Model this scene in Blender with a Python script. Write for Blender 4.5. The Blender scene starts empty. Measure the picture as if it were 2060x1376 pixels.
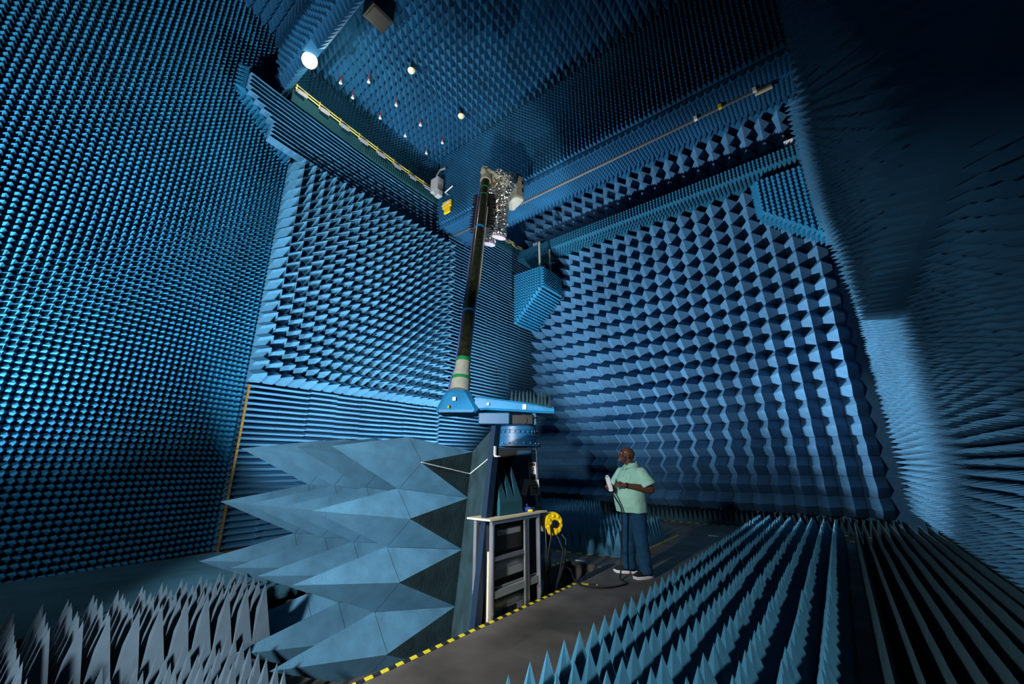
import bpy, bmesh, math, random
from mathutils import Vector, Matrix, Quaternion, noise
random.seed(7)
C = bpy.context.scene.collection
R = math.radians
PI = math.pi

# ------------------------------------------------------------------ camera, world, lights, exposure
sc = bpy.context.scene
cam_d = bpy.data.cameras.new('camera'); cam_d.sensor_width = 36.0; cam_d.lens = 801/2060*36
cam_d.clip_start = 0.05; cam_d.clip_end = 100
cam = bpy.data.objects.new('camera', cam_d); C.objects.link(cam)
cam.location = (0, 0, 1.5)
cam.rotation_euler = (PI/2 + math.atan(242/801), 0, R(38.2))
sc.camera = cam
sc.view_settings.view_transform = 'Standard'; sc.view_settings.look = 'None'
sc.view_settings.gamma = 1; sc.view_settings.use_curve_mapping = False
sc.view_settings.exposure = 0.0
w = bpy.data.worlds.new('world'); sc.world = w; w.use_nodes = True
w.node_tree.nodes['Background'].inputs[0].default_value = (0.02, 0.06, 0.085, 1)
w.node_tree.nodes['Background'].inputs[1].default_value = 0.012

def spot(name, loc, target, power, size, blend=0.5, radius=0.15, col=(1, 1, 1)):
    l = bpy.data.lights.new(name, 'SPOT'); l.energy = power; l.spot_size = R(size); l.spot_blend = blend
    l.shadow_soft_size = radius; l.color = col
    o = bpy.data.objects.new(name, l); C.objects.link(o); o.location = loc
    o.rotation_euler = (Vector(target) - Vector(loc)).to_track_quat('-Z', 'Y').to_euler()
    return o
WB = (0.85, 0.95, 1.0)
spot('wash_light_left', (-6.1, -2.9, 0.4), (-8.5, 0.3, 4.9), 6300, 76, 1.0, 0.08, WB)
spot('wash_light_ribs', (-5.75, 7.9, 0.3), (-8.7, 6.2, 6.6), 2900, 106, 0.6, 0.04, WB)
spot('wash_light_panel', (-6.2, 2.9, 0.3), (-8.6, 4.9, 3.6), 1800, 84, 0.9, 0.06, WB)
spot('wash_light_back', (-6.9, 5.0, 0.4), (-3.4, 12.0, 6.6), 7500, 74, 0.8, 0.08, WB)
spot('wash_light_corner', (-6.6, 6.4, 1.1), (1.1, 10.2, 3.1), 8500, 48, 0.8, 0.10, WB)
spot('front_light', (-1.7, -2.4, 2.1), (-4.6, 2.6, 1.3), 3000, 50, 0.5, 0.15, (0.9, 0.97, 1.0))
spot('field_light', (-2.5, -2.6, 3.3), (-1.75, 5.0, 0.4), 1900, 48, 0.3, 0.2, (0.9, 0.97, 1.0))
spot('ceiling_wash_light', (-6.1, 4.5, 0.3), (-7.4, 5.4, 11.0), 700, 74, 0.9, 0.12, WB)  # added bare spot near the floor, washes the ceiling from below
spot('low_fill_light', (-4.2, -3.2, 3.2), (-8.4, 0.6, 0.6), 420, 84, 1.0, 0.3, WB)
spot('side_fill_light', (-2.0, 1.0, 0.4), (0.8, 6.8, 3.4), 260, 66, 1.0, 0.2, WB)  # added unseen spot, lifts the dark block on the right wall
spot('suit_light', (-2.2, 1.2, 0.6), (-4.75, 5.7, 6.8), 2300, 18, 0.4, 0.12, (1.0, 0.97, 0.86))

# ------------------------------------------------------------------ helpers
def tag(o, label=None, cat=None, group=None, kind=None):
    if label: o['label'] = label
    if cat: o['category'] = cat
    if group: o['group'] = group
    if kind: o['kind'] = kind
    return o
def empty(name, loc, rz=0.0):
    o = bpy.data.objects.new(name, None); C.objects.link(o); o.location = loc; o.rotation_euler = (0, 0, rz)
    o.empty_display_size = 0.1
    return o
def thing(name, label, cat, loc=(0, 0, 0), rz=0.0, group=None):
    return tag(empty(name, loc, rz), label, cat, group)

class MB:
    """collects polygons; build() links them as one mesh object"""
    def __init__(s): s.v = []; s.f = []; s.smooth = False
    def poly(s, pts):
        n = len(s.v); s.v += [tuple(p) for p in pts]; s.f.append(tuple(range(n, n+len(pts))))
    def mesh(s, vs, fs):
        n = len(s.v); s.v += [tuple(p) for p in vs]; s.f += [tuple(i+n for i in f) for f in fs]
        return s
    def box(s, lo, hi, M=None):
        x0, y0, z0 = lo; x1, y1, z1 = hi
        vs = [Vector(p) for p in ((x0,y0,z0),(x1,y0,z0),(x1,y1,z0),(x0,y1,z0),(x0,y0,z1),(x1,y0,z1),(x1,y1,z1),(x0,y1,z1))]
        if M is not None: vs = [M @ p for p in vs]
        return s.mesh(vs, [(0,3,2,1),(4,5,6,7),(0,1,5,4),(1,2,6,5),(2,3,7,6),(3,0,4,7)])
    def cbox(s, c, size, M=None):
        lo = [-a/2 for a in size]; hi = [a/2 for a in size]
        T = Matrix.Translation(Vector(c)); T = T if M is None else T @ M
        return s.box(lo, hi, T)
    def bbox(s, c, size, b, M=None):
        """box with chamfered vertical edges and top/bottom rims"""
        x, y, z = (a/2 for a in size); T = Matrix.Translation(Vector(c)); T = T if M is None else T @ M
        rings = []
        for zz, i in ((-z, b), (-z+b, 0), (z-b, 0), (z, b)):
            X, Y = x-i, y-i
            rings.append([T @ Vector(p) for p in ((X-b,-Y,zz),(X,-Y+b,zz),(X,Y-b,zz),(X-b,Y,zz),(-X+b,Y,zz),(-X,Y-b,zz),(-X,-Y+b,zz),(-X+b,-Y,zz))])
        return s.loft(rings)
    def loft(s, rings, caps=True, closed=True):
        n = len(s.v); k = len(rings[0])
        for r in rings: s.v += [tuple(p) for p in r]
        for i in range(len(rings)-1):
            for j in range(k if closed else k-1):
                a = n+i*k+j; b = n+i*k+(j+1) % k
                s.f.append((a, b, b+k, a+k))
        if caps:
            s.f.append(tuple(range(n+k-1, n-1, -1))); m = n+(len(rings)-1)*k
            s.f.append(tuple(range(m, m+k)))
        return s
    def tube(s, pts, r, n=8, caps=True):
        pts = [Vector(p) for p in pts]; rs = r if isinstance(r, (list, tuple)) else [r]*len(pts)
        rings = []; up = None
        for i, p in enumerate(pts):
            d = (pts[min(i+1, len(pts)-1)] - pts[max(i-1, 0)]).normalized()
            if up is None: up = d.orthogonal().normalized()
            else: up = (up - d*up.dot(d)).normalized()
            q = d.cross(up)
            rings.append([p + (up*math.cos(2*PI*j/n) + q*math.sin(2*PI*j/n))*rs[i] for j in range(n)])
        return s.loft(rings, caps)
    def cyl(s, p0, p1, r0, r1=None, n=16): return s.tube([p0, p1], [r0, r0 if r1 is None else r1], n)
    def lathe(s, prof, n=24, M=None):
        rings = []
        for r, z in prof:
            ring = [Vector((r*math.cos(2*PI*j/n), r*math.sin(2*PI*j/n), z)) for j in range(n)]
            rings.append([M @ p for p in ring] if M is not None else ring)
        return s.loft(rings)
    def build(s, name, m, parent=None, smooth=False):
        me = bpy.data.meshes.new(name); me.from_pydata(s.v, [], s.f); me.update()
        o = bpy.data.objects.new(name, me); C.objects.link(o)
        for mm in (m if isinstance(m, (list, tuple)) else [m]): me.materials.append(mm)
        if smooth or s.smooth:
            me.polygons.foreach_set('use_smooth', [True]*len(me.polygons))
            me.set_sharp_from_angle(angle=R(40))
        if parent is not None: o.parent = parent
        return o

# ------------------------------------------------------------------ materials
def mat(name, col, rough=0.8, metal=0.0, var=0.0, scale=3.0, bump=0.0, bscale=60.0, spec=0.3, tile=0.0, tvar=0.0, emit=None, estr=0.0):
    m = bpy.data.materials.new(name); m.use_nodes = True; nt = m.node_tree; b = nt.nodes['Principled BSDF']
    b.inputs['Base Color'].default_value = (*col, 1); b.inputs['Roughness'].default_value = rough; b.inputs['Metallic'].default_value = metal
    b.inputs['Specular IOR Level'].default_value = spec
    tc = nt.nodes.new('ShaderNodeTexCoord')
    src = None
    if var > 0 or tvar > 0:
        mul = nt.nodes.new('ShaderNodeMix'); mul.data_type = 'RGBA'; mul.blend_type = 'MULTIPLY'; mul.inputs[0].default_value = 1
        mul.inputs[6].default_value = (*col, 1)
        val = nt.nodes.new('ShaderNodeMath'); val.operation = 'ADD'; val.inputs[0].default_value = 1.0; val.inputs[1].default_value = 0.0
        if var > 0:
            nz = nt.nodes.new('ShaderNodeTexNoise'); nz.inputs['Scale'].default_value = scale; nz.inputs['Detail'].default_value = 5
            nt.links.new(tc.outputs['Object'], nz.inputs['Vector'])
            mr = nt.nodes.new('ShaderNodeMapRange'); mr.inputs[1].default_value = 0.3; mr.inputs[2].default_value = 0.7
            mr.inputs[3].default_value = 1-var; mr.inputs[4].default_value = 1+var
            nt.links.new(nz.outputs['Fac'], mr.inputs[0]); nt.links.new(mr.outputs[0], val.inputs[0])
        if tvar > 0:
            ad = nt.nodes.new('ShaderNodeVectorMath'); ad.operation = 'ADD'; ad.inputs[1].default_value = (0.013, 0.017, 0.019)
            sn = nt.nodes.new('ShaderNodeVectorMath'); sn.operation = 'SNAP'; sn.inputs[1].default_value = (tile, tile, tile)
            wn = nt.nodes.new('ShaderNodeTexWhiteNoise'); wn.noise_dimensions = '3D'
            nt.links.new(tc.outputs['Object'], ad.inputs[0]); nt.links.new(ad.outputs[0], sn.inputs[0]); nt.links.new(sn.outputs[0], wn.inputs['Vector'])
            mr2 = nt.nodes.new('ShaderNodeMapRange'); mr2.inputs[3].default_value = -tvar; mr2.inputs[4].default_value = tvar
            nt.links.new(wn.outputs['Value'], mr2.inputs[0]); nt.links.new(mr2.outputs[0], val.inputs[1])
        nt.links.new(val.outputs[0], mul.inputs[7]); nt.links.new(mul.outputs[2], b.inputs['Base Color'])
    if bump > 0:
        nb = nt.nodes.new('ShaderNodeTexNoise'); nb.inputs['Scale'].default_value = bscale; nb.inputs['Detail'].default_value = 3
        bp = nt.nodes.new('ShaderNodeBump'); bp.inputs['Strength'].default_value = bump; bp.inputs['Distance'].default_value = 0.01
        nt.links.new(tc.outputs['Object'], nb.inputs['Vector']); nt.links.new(nb.outputs['Fac'], bp.inputs['Height']); nt.links.new(bp.outputs[0], b.inputs['Normal'])
    if emit:
        b.inputs['Emission Color'].default_value = (*emit, 1); b.inputs['Emission Strength'].default_value = estr
    return m

F_left = mat('foam_cyan_blue', (0.007, 0.130, 0.250), 0.85, var=0.12, scale=1.2, tile=0.61, tvar=0.10)
F_back = mat('foam_sky_blue', (0.036, 0.142, 0.245), 0.85, var=0.10, scale=6)
F_rib = mat('foam_rib_blue', (0.036, 0.138, 0.245), 0.85, var=0.10, scale=2, tile=0.61, tvar=0.06)
F_backR = mat('foam_steel_blue', (0.042, 0.128, 0.236), 0.85, var=0.14, scale=5)
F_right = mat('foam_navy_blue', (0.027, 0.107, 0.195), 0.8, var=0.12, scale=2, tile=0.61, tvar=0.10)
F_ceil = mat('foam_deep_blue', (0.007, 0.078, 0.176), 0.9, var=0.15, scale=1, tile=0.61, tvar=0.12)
def seam(m, y, wd):
    nt = m.node_tree; b = nt.nodes['Principled BSDF']; tc = nt.nodes.new('ShaderNodeTexCoord'); sp = nt.nodes.new('ShaderNodeSeparateXYZ'); nt.links.new(tc.outputs['Object'], sp.inputs[0])
    c = nt.nodes.new('ShaderNodeMath'); c.operation = 'COMPARE'; c.inputs[1].default_value = y; c.inputs[2].default_value = wd; nt.links.new(sp.outputs[1], c.inputs[0])
    mx = nt.nodes.new('ShaderNodeMix'); mx.data_type = 'RGBA'; mx.inputs[7].default_value = (0.004, 0.012, 0.02, 1)
    old = b.inputs['Base Color'].links[0].from_socket
    nt.links.new(c.outputs[0], mx.inputs[0]); nt.links.new(old, mx.inputs[6]); nt.links.new(mx.outputs[2], b.inputs['Base Color'])
F_trim = mat('foam_bright_cyan', (0.007, 0.130, 0.260), 0.85, var=0.1, scale=3)
F_mat = mat('foam_mat_blue', (0.012, 0.055, 0.085), 0.85, var=0.2, scale=3)
F_beam = mat('foam_beam_blue', (0.006, 0.085, 0.16), 0.85, var=0.1, scale=3)
F_teal = mat('foam_dark_teal', (0.005, 0.052, 0.072), 0.9, var=0.1, scale=2)
F_cart = mat('foam_slate_blue', (0.049, 0.137, 0.215), 0.8, var=0.22, scale=4, bump=0.25, bscale=90)
def piecewise(m, lo, hi):
    # every absorber came from its own batch of foam: a small tint of its own
    nt = m.node_tree; b = nt.nodes['Principled BSDF']; oi = nt.nodes.new('ShaderNodeObjectInfo')
    mr = nt.nodes.new('ShaderNodeMapRange'); mr.inputs[3].default_value = lo; mr.inputs[4].default_value = hi; nt.links.new(oi.outputs['Random'], mr.inputs[0])
    mx = nt.nodes.new('ShaderNodeMix'); mx.data_type = 'RGBA'; mx.blend_type = 'MULTIPLY'; mx.inputs[0].default_value = 1
    old = b.inputs['Base Color'].links[0].from_socket
    nt.links.new(old, mx.inputs[6]); nt.links.new(mr.outputs[0], mx.inputs[7]); nt.links.new(mx.outputs[2], b.inputs['Base Color'])
piecewise(F_cart, 0.82, 1.28); piecewise(F_back, 0.88, 1.12); piecewise(F_backR, 0.85, 1.15)
seam(F_cart, 0.985, 0.0025)
F_field = mat('foam_field_blue', (0.029, 0.124, 0.195), 0.8, var=0.15, scale=6, bump=0.15, bscale=120)
F_grey = mat('foam_field_grey_blue', (0.05, 0.078, 0.105), 0.8, var=0.15, scale=6, bump=0.15, bscale=120)
F_bare = mat('foam_unpainted_dark', (0.010, 0.030, 0.038), 0.9, var=0.4, scale=5, bump=0.4, bscale=30)
F_dark = mat('foam_black_blue', (0.013, 0.042, 0.055), 0.85, var=0.15, scale=5)
F_black = mat('foam_black', (0.008, 0.010, 0.014), 0.9)
M_floor = mat('floor_board_grey', (0.092, 0.078, 0.068), 0.75, var=0.35, scale=2.2, bump=0.1, bscale=40, tile=0.61, tvar=0.12)
M_black = mat('black_plastic', (0.008, 0.008, 0.009), 0.5)
M_cable = mat('black_cable', (0.012, 0.012, 0.013), 0.45)
M_alu = mat('aluminium_extrusion', (0.55, 0.53, 0.56), 0.35, 0.9, var=0.1)
M_steel = mat('grey_steel', (0.30, 0.30, 0.30), 0.4, 0.8, var=0.1)
M_blue = mat('machine_blue_paint', (0.010, 0.085, 0.19), 0.45, var=0.15, scale=6, spec=0.5)
M_blueL = mat('cast_blue_paint', (0.015, 0.20, 0.42), 0.45, var=0.15, scale=6, spec=0.5)
M_navy = mat('navy_steel', (0.003, 0.013, 0.032), 0.5)
M_mast = mat('dark_fibreglass', (0.016, 0.019, 0.009), 0.25, var=0.5, scale=14, spec=0.6)
M_cream = mat('cream_wrap', (0.34, 0.34, 0.27), 0.6, var=0.15, scale=12)
M_green = mat('green_tape', (0.01, 0.20, 0.06), 0.5)
M_btape = mat('blue_tape', (0.01, 0.22, 0.62), 0.5)
M_purple = mat('violet_cable', (0.14, 0.10, 0.40), 0.5)
M_white = mat('white_paint', (0.75, 0.75, 0.76), 0.5)
M_paper = mat('white_paper', (0.70, 0.72, 0.70), 0.8)
M_grey = mat('grey_metal_case', (0.20, 0.21, 0.20), 0.5, var=0.1)
M_yellow = mat('yellow_paint', (0.70, 0.46, 0.01), 0.4)
M_brass = mat('brass_strip', (0.55, 0.33, 0.10), 0.35, 0.8, var=0.4, scale=20)
M_wood = mat('pale_plywood', (0.55, 0.46, 0.30), 0.7, var=0.1, scale=8)
M_orange = mat('orange_sign_red', (0.70, 0.12, 0.03), 0.6)
M_red = mat('red_glass', (0.5, 0.03, 0.02), 0.3)
M_rail = mat('yellow_rail_paint', (0.60, 0.50, 0.12), 0.4)
M_dome = mat('cream_lens', (0.75, 0.62, 0.38), 0.4)
M_skin = mat('dark_brown_skin', (0.095, 0.038, 0.020), 0.5, var=0.15, scale=12, spec=0.4)
M_shirt = mat('mint_green_cotton', (0.34, 0.60, 0.47), 0.9, var=0.05, scale=20, bump=0.15, bscale=250)
M_jean = mat('blue_denim', (0.006, 0.045, 0.10), 0.9, var=0.25, scale=14, bump=0.3, bscale=160)
M_shoe = mat('black_mesh_shoe', (0.010, 0.009, 0.010), 0.8)
M_sole = mat('white_rubber_sole', (0.70, 0.64, 0.66), 0.6)
M_sole2 = mat('lavender_sole', (0.30, 0.27, 0.36), 0.6, var=0.3, scale=20)
M_hair = mat('grey_stubble', (0.16, 0.13, 0.12), 0.9)
M_glass = mat('clear_lens', (0.8, 0.85, 0.95), 0.05, spec=0.8)
M_glass.node_tree.nodes['Principled BSDF'].inputs['Alpha'].default_value = 0.35
M_dark = mat('dark_bronze', (0.03, 0.022, 0.015), 0.5)
M_pale = mat('grey_white_enamel', (0.32, 0.32, 0.34), 0.5)
M_tool = mat('blue_tool_plastic', (0.02, 0.06, 0.35), 0.4)

def mat_tape(name, period, axis):
    m = mat(name, (0.62, 0.50, 0.02), 0.6); nt = m.node_tree; b = nt.nodes['Principled BSDF']
    tc = nt.nodes.new('ShaderNodeTexCoord'); sp = nt.nodes.new('ShaderNodeSeparateXYZ'); nt.links.new(tc.outputs['Object'], sp.inputs[0])
    k = nt.nodes.new('ShaderNodeMath'); k.operation = 'MULTIPLY'; k.inputs[1].default_value = 1/period
    k2 = nt.nodes.new('ShaderNodeMath'); k2.operation = 'MULTIPLY_ADD'; k2.inputs[1].default_value = 0.35/period
    nt.links.new(sp.outputs[axis], k.inputs[0]); nt.links.new(sp.outputs[1-axis], k2.inputs[0]); nt.links.new(k.outputs[0], k2.inputs[2])
    fr = nt.nodes.new('ShaderNodeMath'); fr.operation = 'FRACT'; nt.links.new(k2.outputs[0], fr.inputs[0])
    gt = nt.nodes.new('ShaderNodeMath'); gt.operation = 'GREATER_THAN'; gt.inputs[1].default_value = 0.5; nt.links.new(fr.outputs[0], gt.inputs[0])
    mx = nt.nodes.new('ShaderNodeMix'); mx.data_type = 'RGBA'; mx.inputs[6].default_value = (0.015, 0.015, 0.018, 1); mx.inputs[7].default_value = (0.62, 0.50, 0.02, 1)
    nt.links.new(gt.outputs[0], mx.inputs[0]); nt.links.new(mx.outputs[2], b.inputs['Base Color'])
    return m
M_tapeY = mat_tape('hazard_tape_lengthwise', 0.135, 1)
M_tapeX = mat_tape('hazard_tape_crosswise', 0.20, 0)

def mat_foil():
    m = mat('crumpled_silver_foil', (0.92, 0.90, 0.84), 0.24, 0.93); nt = m.node_tree; b = nt.nodes['Principled BSDF']
    tc = nt.nodes.new('ShaderNodeTexCoord'); v = nt.nodes.new('ShaderNodeTexVoronoi'); v.inputs['Scale'].default_value = 19
    n = nt.nodes.new('ShaderNodeTexNoise'); n.inputs['Scale'].default_value = 9; n.inputs['Detail'].default_value = 3
    ad = nt.nodes.new('ShaderNodeMath'); ad.operation = 'ADD'
    bp = nt.nodes.new('ShaderNodeBump'); bp.inputs['Strength'].default_value = 1.0; bp.inputs['Distance'].default_value = 0.05
    nt.links.new(tc.outputs['Object'], v.inputs['Vector']); nt.links.new(tc.outputs['Object'], n.inputs['Vector'])
    nt.links.new(v.outputs['Distance'], ad.inputs[0]); nt.links.new(n.outputs['Fac'], ad.inputs[1]); nt.links.new(ad.outputs[0], bp.inputs['Height'])
    nt.links.new(bp.outputs[0], b.inputs['Normal'])
    return m
M_foil = mat_foil()
M_pack = mat('white_fabric_cover', (0.25, 0.25, 0.22), 0.7, var=0.1, scale=8, bump=0.5, bscale=14)

# ------------------------------------------------------------------ foam surfaces
def grid(mb, O, U, V, N, nu, nv, h, style='sq', keep=None, jit=0.0, bend=(0, 0), base=True):
    """nu x nv foam pyramids over the parallelogram O, O+U, O+V, pointing along N. sq: four triangles; dia: square cell cut by a pyramid turned 45 degrees"""
    O, U, V, N = Vector(O), Vector(U), Vector(V), Vector(N).normalized()
    u, v = U/nu, V/nv
    un, vn = u.normalized(), v.normalized()
    for i in range(nu):
        for j in range(nv):
            o = O + u*i + v*j; c = o + u*0.5 + v*0.5
            if keep and not keep(c): continue
            t = c + N*h + un*random.uniform(-jit, jit) + vn*random.uniform(-jit, jit) + un*bend[0] + vn*bend[1]
            a, b, d, e = o, o+u, o+u+v, o+v
            if style == 'sq':
                mb.mesh([a, b, d, e, t], [(0,1,4),(1,2,4),(2,3,4),(3,0,4)])
            else:
                m1, m2, m3, m4 = ((p+q)/2 + N*h*0.5 for p, q in ((a,b),(b,d),(d,e),(e,a)))
                mb.mesh([a, b, d, e, m1, m2, m3, m4, t], [(8,7,0,4),(8,4,1,5),(8,5,2,6),(8,6,3,7)])
    if base and not keep: mb.poly([O - N*0.002, O+U - N*0.002, O+U+V - N*0.002, O+V - N*0.002])
def ribs(mb, O, U, V, N, nv, h, seg=0.61, keep=None, jit=0.012):
    """triangular foam ridges running along U, nv of them across V, cut into panels of length seg"""
    O, U, V, N = Vector(O), Vector(U), Vector(V), Vector(N).normalized()
    L = U.length; ns = max(1, round(L/seg)); u = U/ns; v = V/nv
    off = {}
    for i in range(ns):
        for j in range(nv):
            o = O + u*i + v*j
            if keep and not keep(o+u*0.5+v*0.5): continue
            k = (i, j//6)
            if k not in off: off[k] = (random.uniform(-jit, jit), random.uniform(-jit, jit))
            dv, dn = off[k]
            o = o + v.normalized()*dv
            t0 = o + v*0.5 + N*(h+dn); t1 = t0 + u
            mb.mesh([o, o+u, o+u+v, o+v, t0, t1], [(0,1,5,4),(2,3,4,5),(1,2,5),(3,0,4)])
def slab(mb, lo, hi): mb.box(lo, hi)

def structure(mb, name, m):
    o = mb.build(name, m); o['kind'] = 'structure'; return o

# floor with an open cable pit beside the rack
fl = MB()
Z = 0.0
for x0, x1, y0, y1, zt in ((-10, -5.45, -6, 14, 0), (-5.45, -2.98, -6, -0.5, 0), (-5.45, -2.98, -0.5, 4.35, -0.4), (-5.45, -3.65, 4.35, 14, 0),
                       (-3.65, -2.98, 4.35, 6.1, -0.55), (-3.65, -2.98, 6.1, 14, 0), (-2.98, 3, -6, 14, 0)):
    fl.box((x0, y0, -0.7), (x1, y1, zt))
structure(fl, 'floor', M_floor)

XA = -8.95; YB = 12.8
# left wall: tapers in towards the viewer, thousands of small pyramids
LP = Vector((-9.06, 2.88, 0)); LD = Vector((0.21, -0.978, 0)).normalized(); LN = Vector((0.978, 0.21, 0)).normalized()
lw = MB()
grid(lw, LP, LD*6.4, Vector((0, 0, 11.3)), LN, 68, 120, 0.19, 'dia', keep=lambda c: True, jit=0.008)
lw.mesh([LP-LN*.01, LP-LN*.01+LD*6.4, LP-LN*.01+LD*6.4+Vector((0,0,11.3)), LP-LN*.01+Vector((0,0,11.3)), LP-LN*.3, LP-LN*.3+LD*6.4, LP-LN*.3+LD*6.4+Vector((0,0,11.3)), LP-LN*.3+Vector((0,0,11.3))],
        [(0,1,2,3),(4,7,6,5),(0,3,7,4),(1,5,6,2),(3,2,6,7)])
structure(lw, 'wall_left', F_left)

# back wall: ridged foam border round a panel of big pyramids
PY0, PY1, PZ0, PZ1 = 2.83, 7.78, 3.01, 8.18
bw = MB()
bw.box((XA-0.3, 2.84, -0.2), (XA, YB+0.3, 11.7)); bw.box((XA-0.3, 2.1, 9.5), (XA, 2.84, 11.7))
rx = XA + 0.02
ribs(bw, (rx, PY0, 0.0), (0, PY1-PY0, 0), (0, 0, PZ0), (1, 0, 0), 27, 0.20)
ribs(bw, (rx, PY1, 0.0), (0, YB-PY1, 0), (0, 0, 9.44), (1, 0, 0), 86, 0.20)
structure(bw, 'wall_back', F_rib)

# the ridged beam under the gallery, cut off at a slant at its near end
ub = MB()
def near_end(z): return 1.62 if z > 9.0 else 1.62 + (9.0-z)/(9.0-8.18)*1.15
nz = 12
def out(y): return 0.45*max(0.0, (7.78-y)/6.16)**2
for j in range(nz):
    z0 = 8.18 + (9.44-8.18)*j/nz; z1 = 8.18 + (9.44-8.18)*(j+1)/nz; zm = (z0+z1)/2
    ys = [near_end(zm)] + [2.2 + 0.61*k for k in range(0, 16)]
    ys = [y for y in ys if y < PY1-0.05] + [PY1]
    for k in range(len(ys)-1):
        y0, y1 = ys[k], ys[k+1]
        if y1 - y0 < 0.02: continue
        d = random.uniform(-0.008, 0.008)
        xb = XA + 0.04; xt = XA + 0.25 + d
        e0, e1 = out(y0), out(y1)
        ub.mesh([(xb+e0,y0,z0),(xb+e1,y1,z0),(xb+e1,y1,z1),(xb+e0,y0,z1),(xt+e0,y0,zm-0.03),(xt+e1,y1,zm-0.03)], [(0,1,5,4),(2,3,4,5),(1,2,5),(3,0,4)])
ub.box((XA-0.05, 2.8, 8.18), (XA+0.04, PY1, 9.44))
ub.mesh([(XA-.3,1.62,9.44),(XA-.3,1.62,9.0),(XA-.3,2.8,8.18),(XA-.3,2.8,9.44),(XA+.53,1.62,9.44),(XA+.53,1.62,9.0),(XA+.23,2.8,8.18),(XA+.23,2.8,9.44)],
        [(0,1,2,3),(4,7,6,5),(0,4,5,1),(1,5,6,2),(2,6,7,3),(0,3,7,4)])
structure(ub, 'trim_1', F_rib)
uu = MB()
# small pyramids on the slanted underside and front of the cut end
grid(uu, (XA-0.05, 1.61, 9.0), (0.62, 0, 0), (-0.26, 1.17, -0.81), (0, -0.55, -0.85), 5, 15, 0.20, 'sq', keep=lambda c: True, bend=(0, .03))
grid(uu, (XA-0.05, 1.61, 9.0), (0.6, 0, 0), (0, 0, 0.6), (0, -1, 0), 4, 6, 0.20, 'sq', keep=lambda c: True)
structure(uu, 'trim_8', F_trim)

# gallery front, deck, recessed upper wall
gp = MB()
gp.mesh([(x, y, z) for z in (9.44, 9.76) for x, y in ((XA-.1,2.47),(XA+.25+out(2.47),2.47),(XA+.25+out(3.6),3.6),(XA+.25+out(5.2),5.2),(XA+.25,7.78),(XA+.25,YB),(XA-.1,YB))], [(6,5,4,3,2,1,0),(7,8,9,10,11,12,13)] + [(i, (i+1) % 7, (i+1) % 7+7, i+7) for i in range(7)])
structure(gp, 'trim_2', F_teal)
gr = MB()
for ya, yb, nn in ((4.4, 5.2, 11), (5.2, 7.78, 37), (7.78, YB, 72)):
    ribs(gr, (XA+0.25+out(ya), ya, 9.45), (0, 0, 0.3), (out(yb)-out(ya), yb-ya, 0), (1, 0, 0), nn, 0.04, seg=0.4, jit=0.003)
structure(gr, 'trim_3', F_teal)
ul = MB()
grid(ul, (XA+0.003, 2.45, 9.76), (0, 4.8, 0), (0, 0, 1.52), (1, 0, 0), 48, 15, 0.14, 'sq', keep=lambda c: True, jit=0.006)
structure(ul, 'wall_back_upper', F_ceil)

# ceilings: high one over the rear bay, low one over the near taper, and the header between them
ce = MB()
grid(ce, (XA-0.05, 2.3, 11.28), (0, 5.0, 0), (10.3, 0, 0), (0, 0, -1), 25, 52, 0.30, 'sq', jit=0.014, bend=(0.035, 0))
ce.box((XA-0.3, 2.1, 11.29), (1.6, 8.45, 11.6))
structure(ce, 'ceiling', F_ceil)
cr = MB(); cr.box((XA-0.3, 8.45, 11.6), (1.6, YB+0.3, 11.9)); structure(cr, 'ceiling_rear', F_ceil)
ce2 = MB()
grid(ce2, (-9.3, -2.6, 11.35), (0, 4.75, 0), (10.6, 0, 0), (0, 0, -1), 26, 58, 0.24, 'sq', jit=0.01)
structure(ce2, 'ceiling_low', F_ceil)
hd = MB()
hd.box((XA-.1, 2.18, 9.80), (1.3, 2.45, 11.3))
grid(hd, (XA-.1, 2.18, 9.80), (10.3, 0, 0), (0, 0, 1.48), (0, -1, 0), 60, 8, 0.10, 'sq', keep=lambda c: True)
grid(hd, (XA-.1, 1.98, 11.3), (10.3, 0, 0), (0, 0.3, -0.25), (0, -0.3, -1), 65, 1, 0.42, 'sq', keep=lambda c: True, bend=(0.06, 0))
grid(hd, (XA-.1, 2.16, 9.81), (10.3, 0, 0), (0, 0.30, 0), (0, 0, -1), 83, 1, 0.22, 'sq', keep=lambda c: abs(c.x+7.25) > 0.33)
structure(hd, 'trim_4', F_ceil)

# right back wall and its border
rw = MB()
rw.box((XA-0.3, YB, -0.2), (1.6, YB+0.3, 11.9))
structure(rw, 'wall_right_back', F_backR)
# lintel above: foam front over a soffit
li = MB()
LY = 7.20; LX = -8.62; LW = 9.60
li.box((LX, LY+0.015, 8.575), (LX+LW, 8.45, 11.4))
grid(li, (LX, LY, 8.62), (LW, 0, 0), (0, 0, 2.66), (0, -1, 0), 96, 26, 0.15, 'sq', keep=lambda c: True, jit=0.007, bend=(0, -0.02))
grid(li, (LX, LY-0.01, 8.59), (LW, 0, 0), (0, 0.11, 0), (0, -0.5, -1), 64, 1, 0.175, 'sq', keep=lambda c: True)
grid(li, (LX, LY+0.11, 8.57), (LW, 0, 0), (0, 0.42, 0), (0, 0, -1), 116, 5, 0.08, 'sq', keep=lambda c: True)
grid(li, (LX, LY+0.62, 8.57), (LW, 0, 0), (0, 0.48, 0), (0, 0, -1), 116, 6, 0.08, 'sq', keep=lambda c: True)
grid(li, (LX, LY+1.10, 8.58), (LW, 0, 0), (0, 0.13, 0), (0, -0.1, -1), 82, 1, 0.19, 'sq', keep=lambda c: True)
structure(li, 'trim_5', F_ceil)
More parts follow.
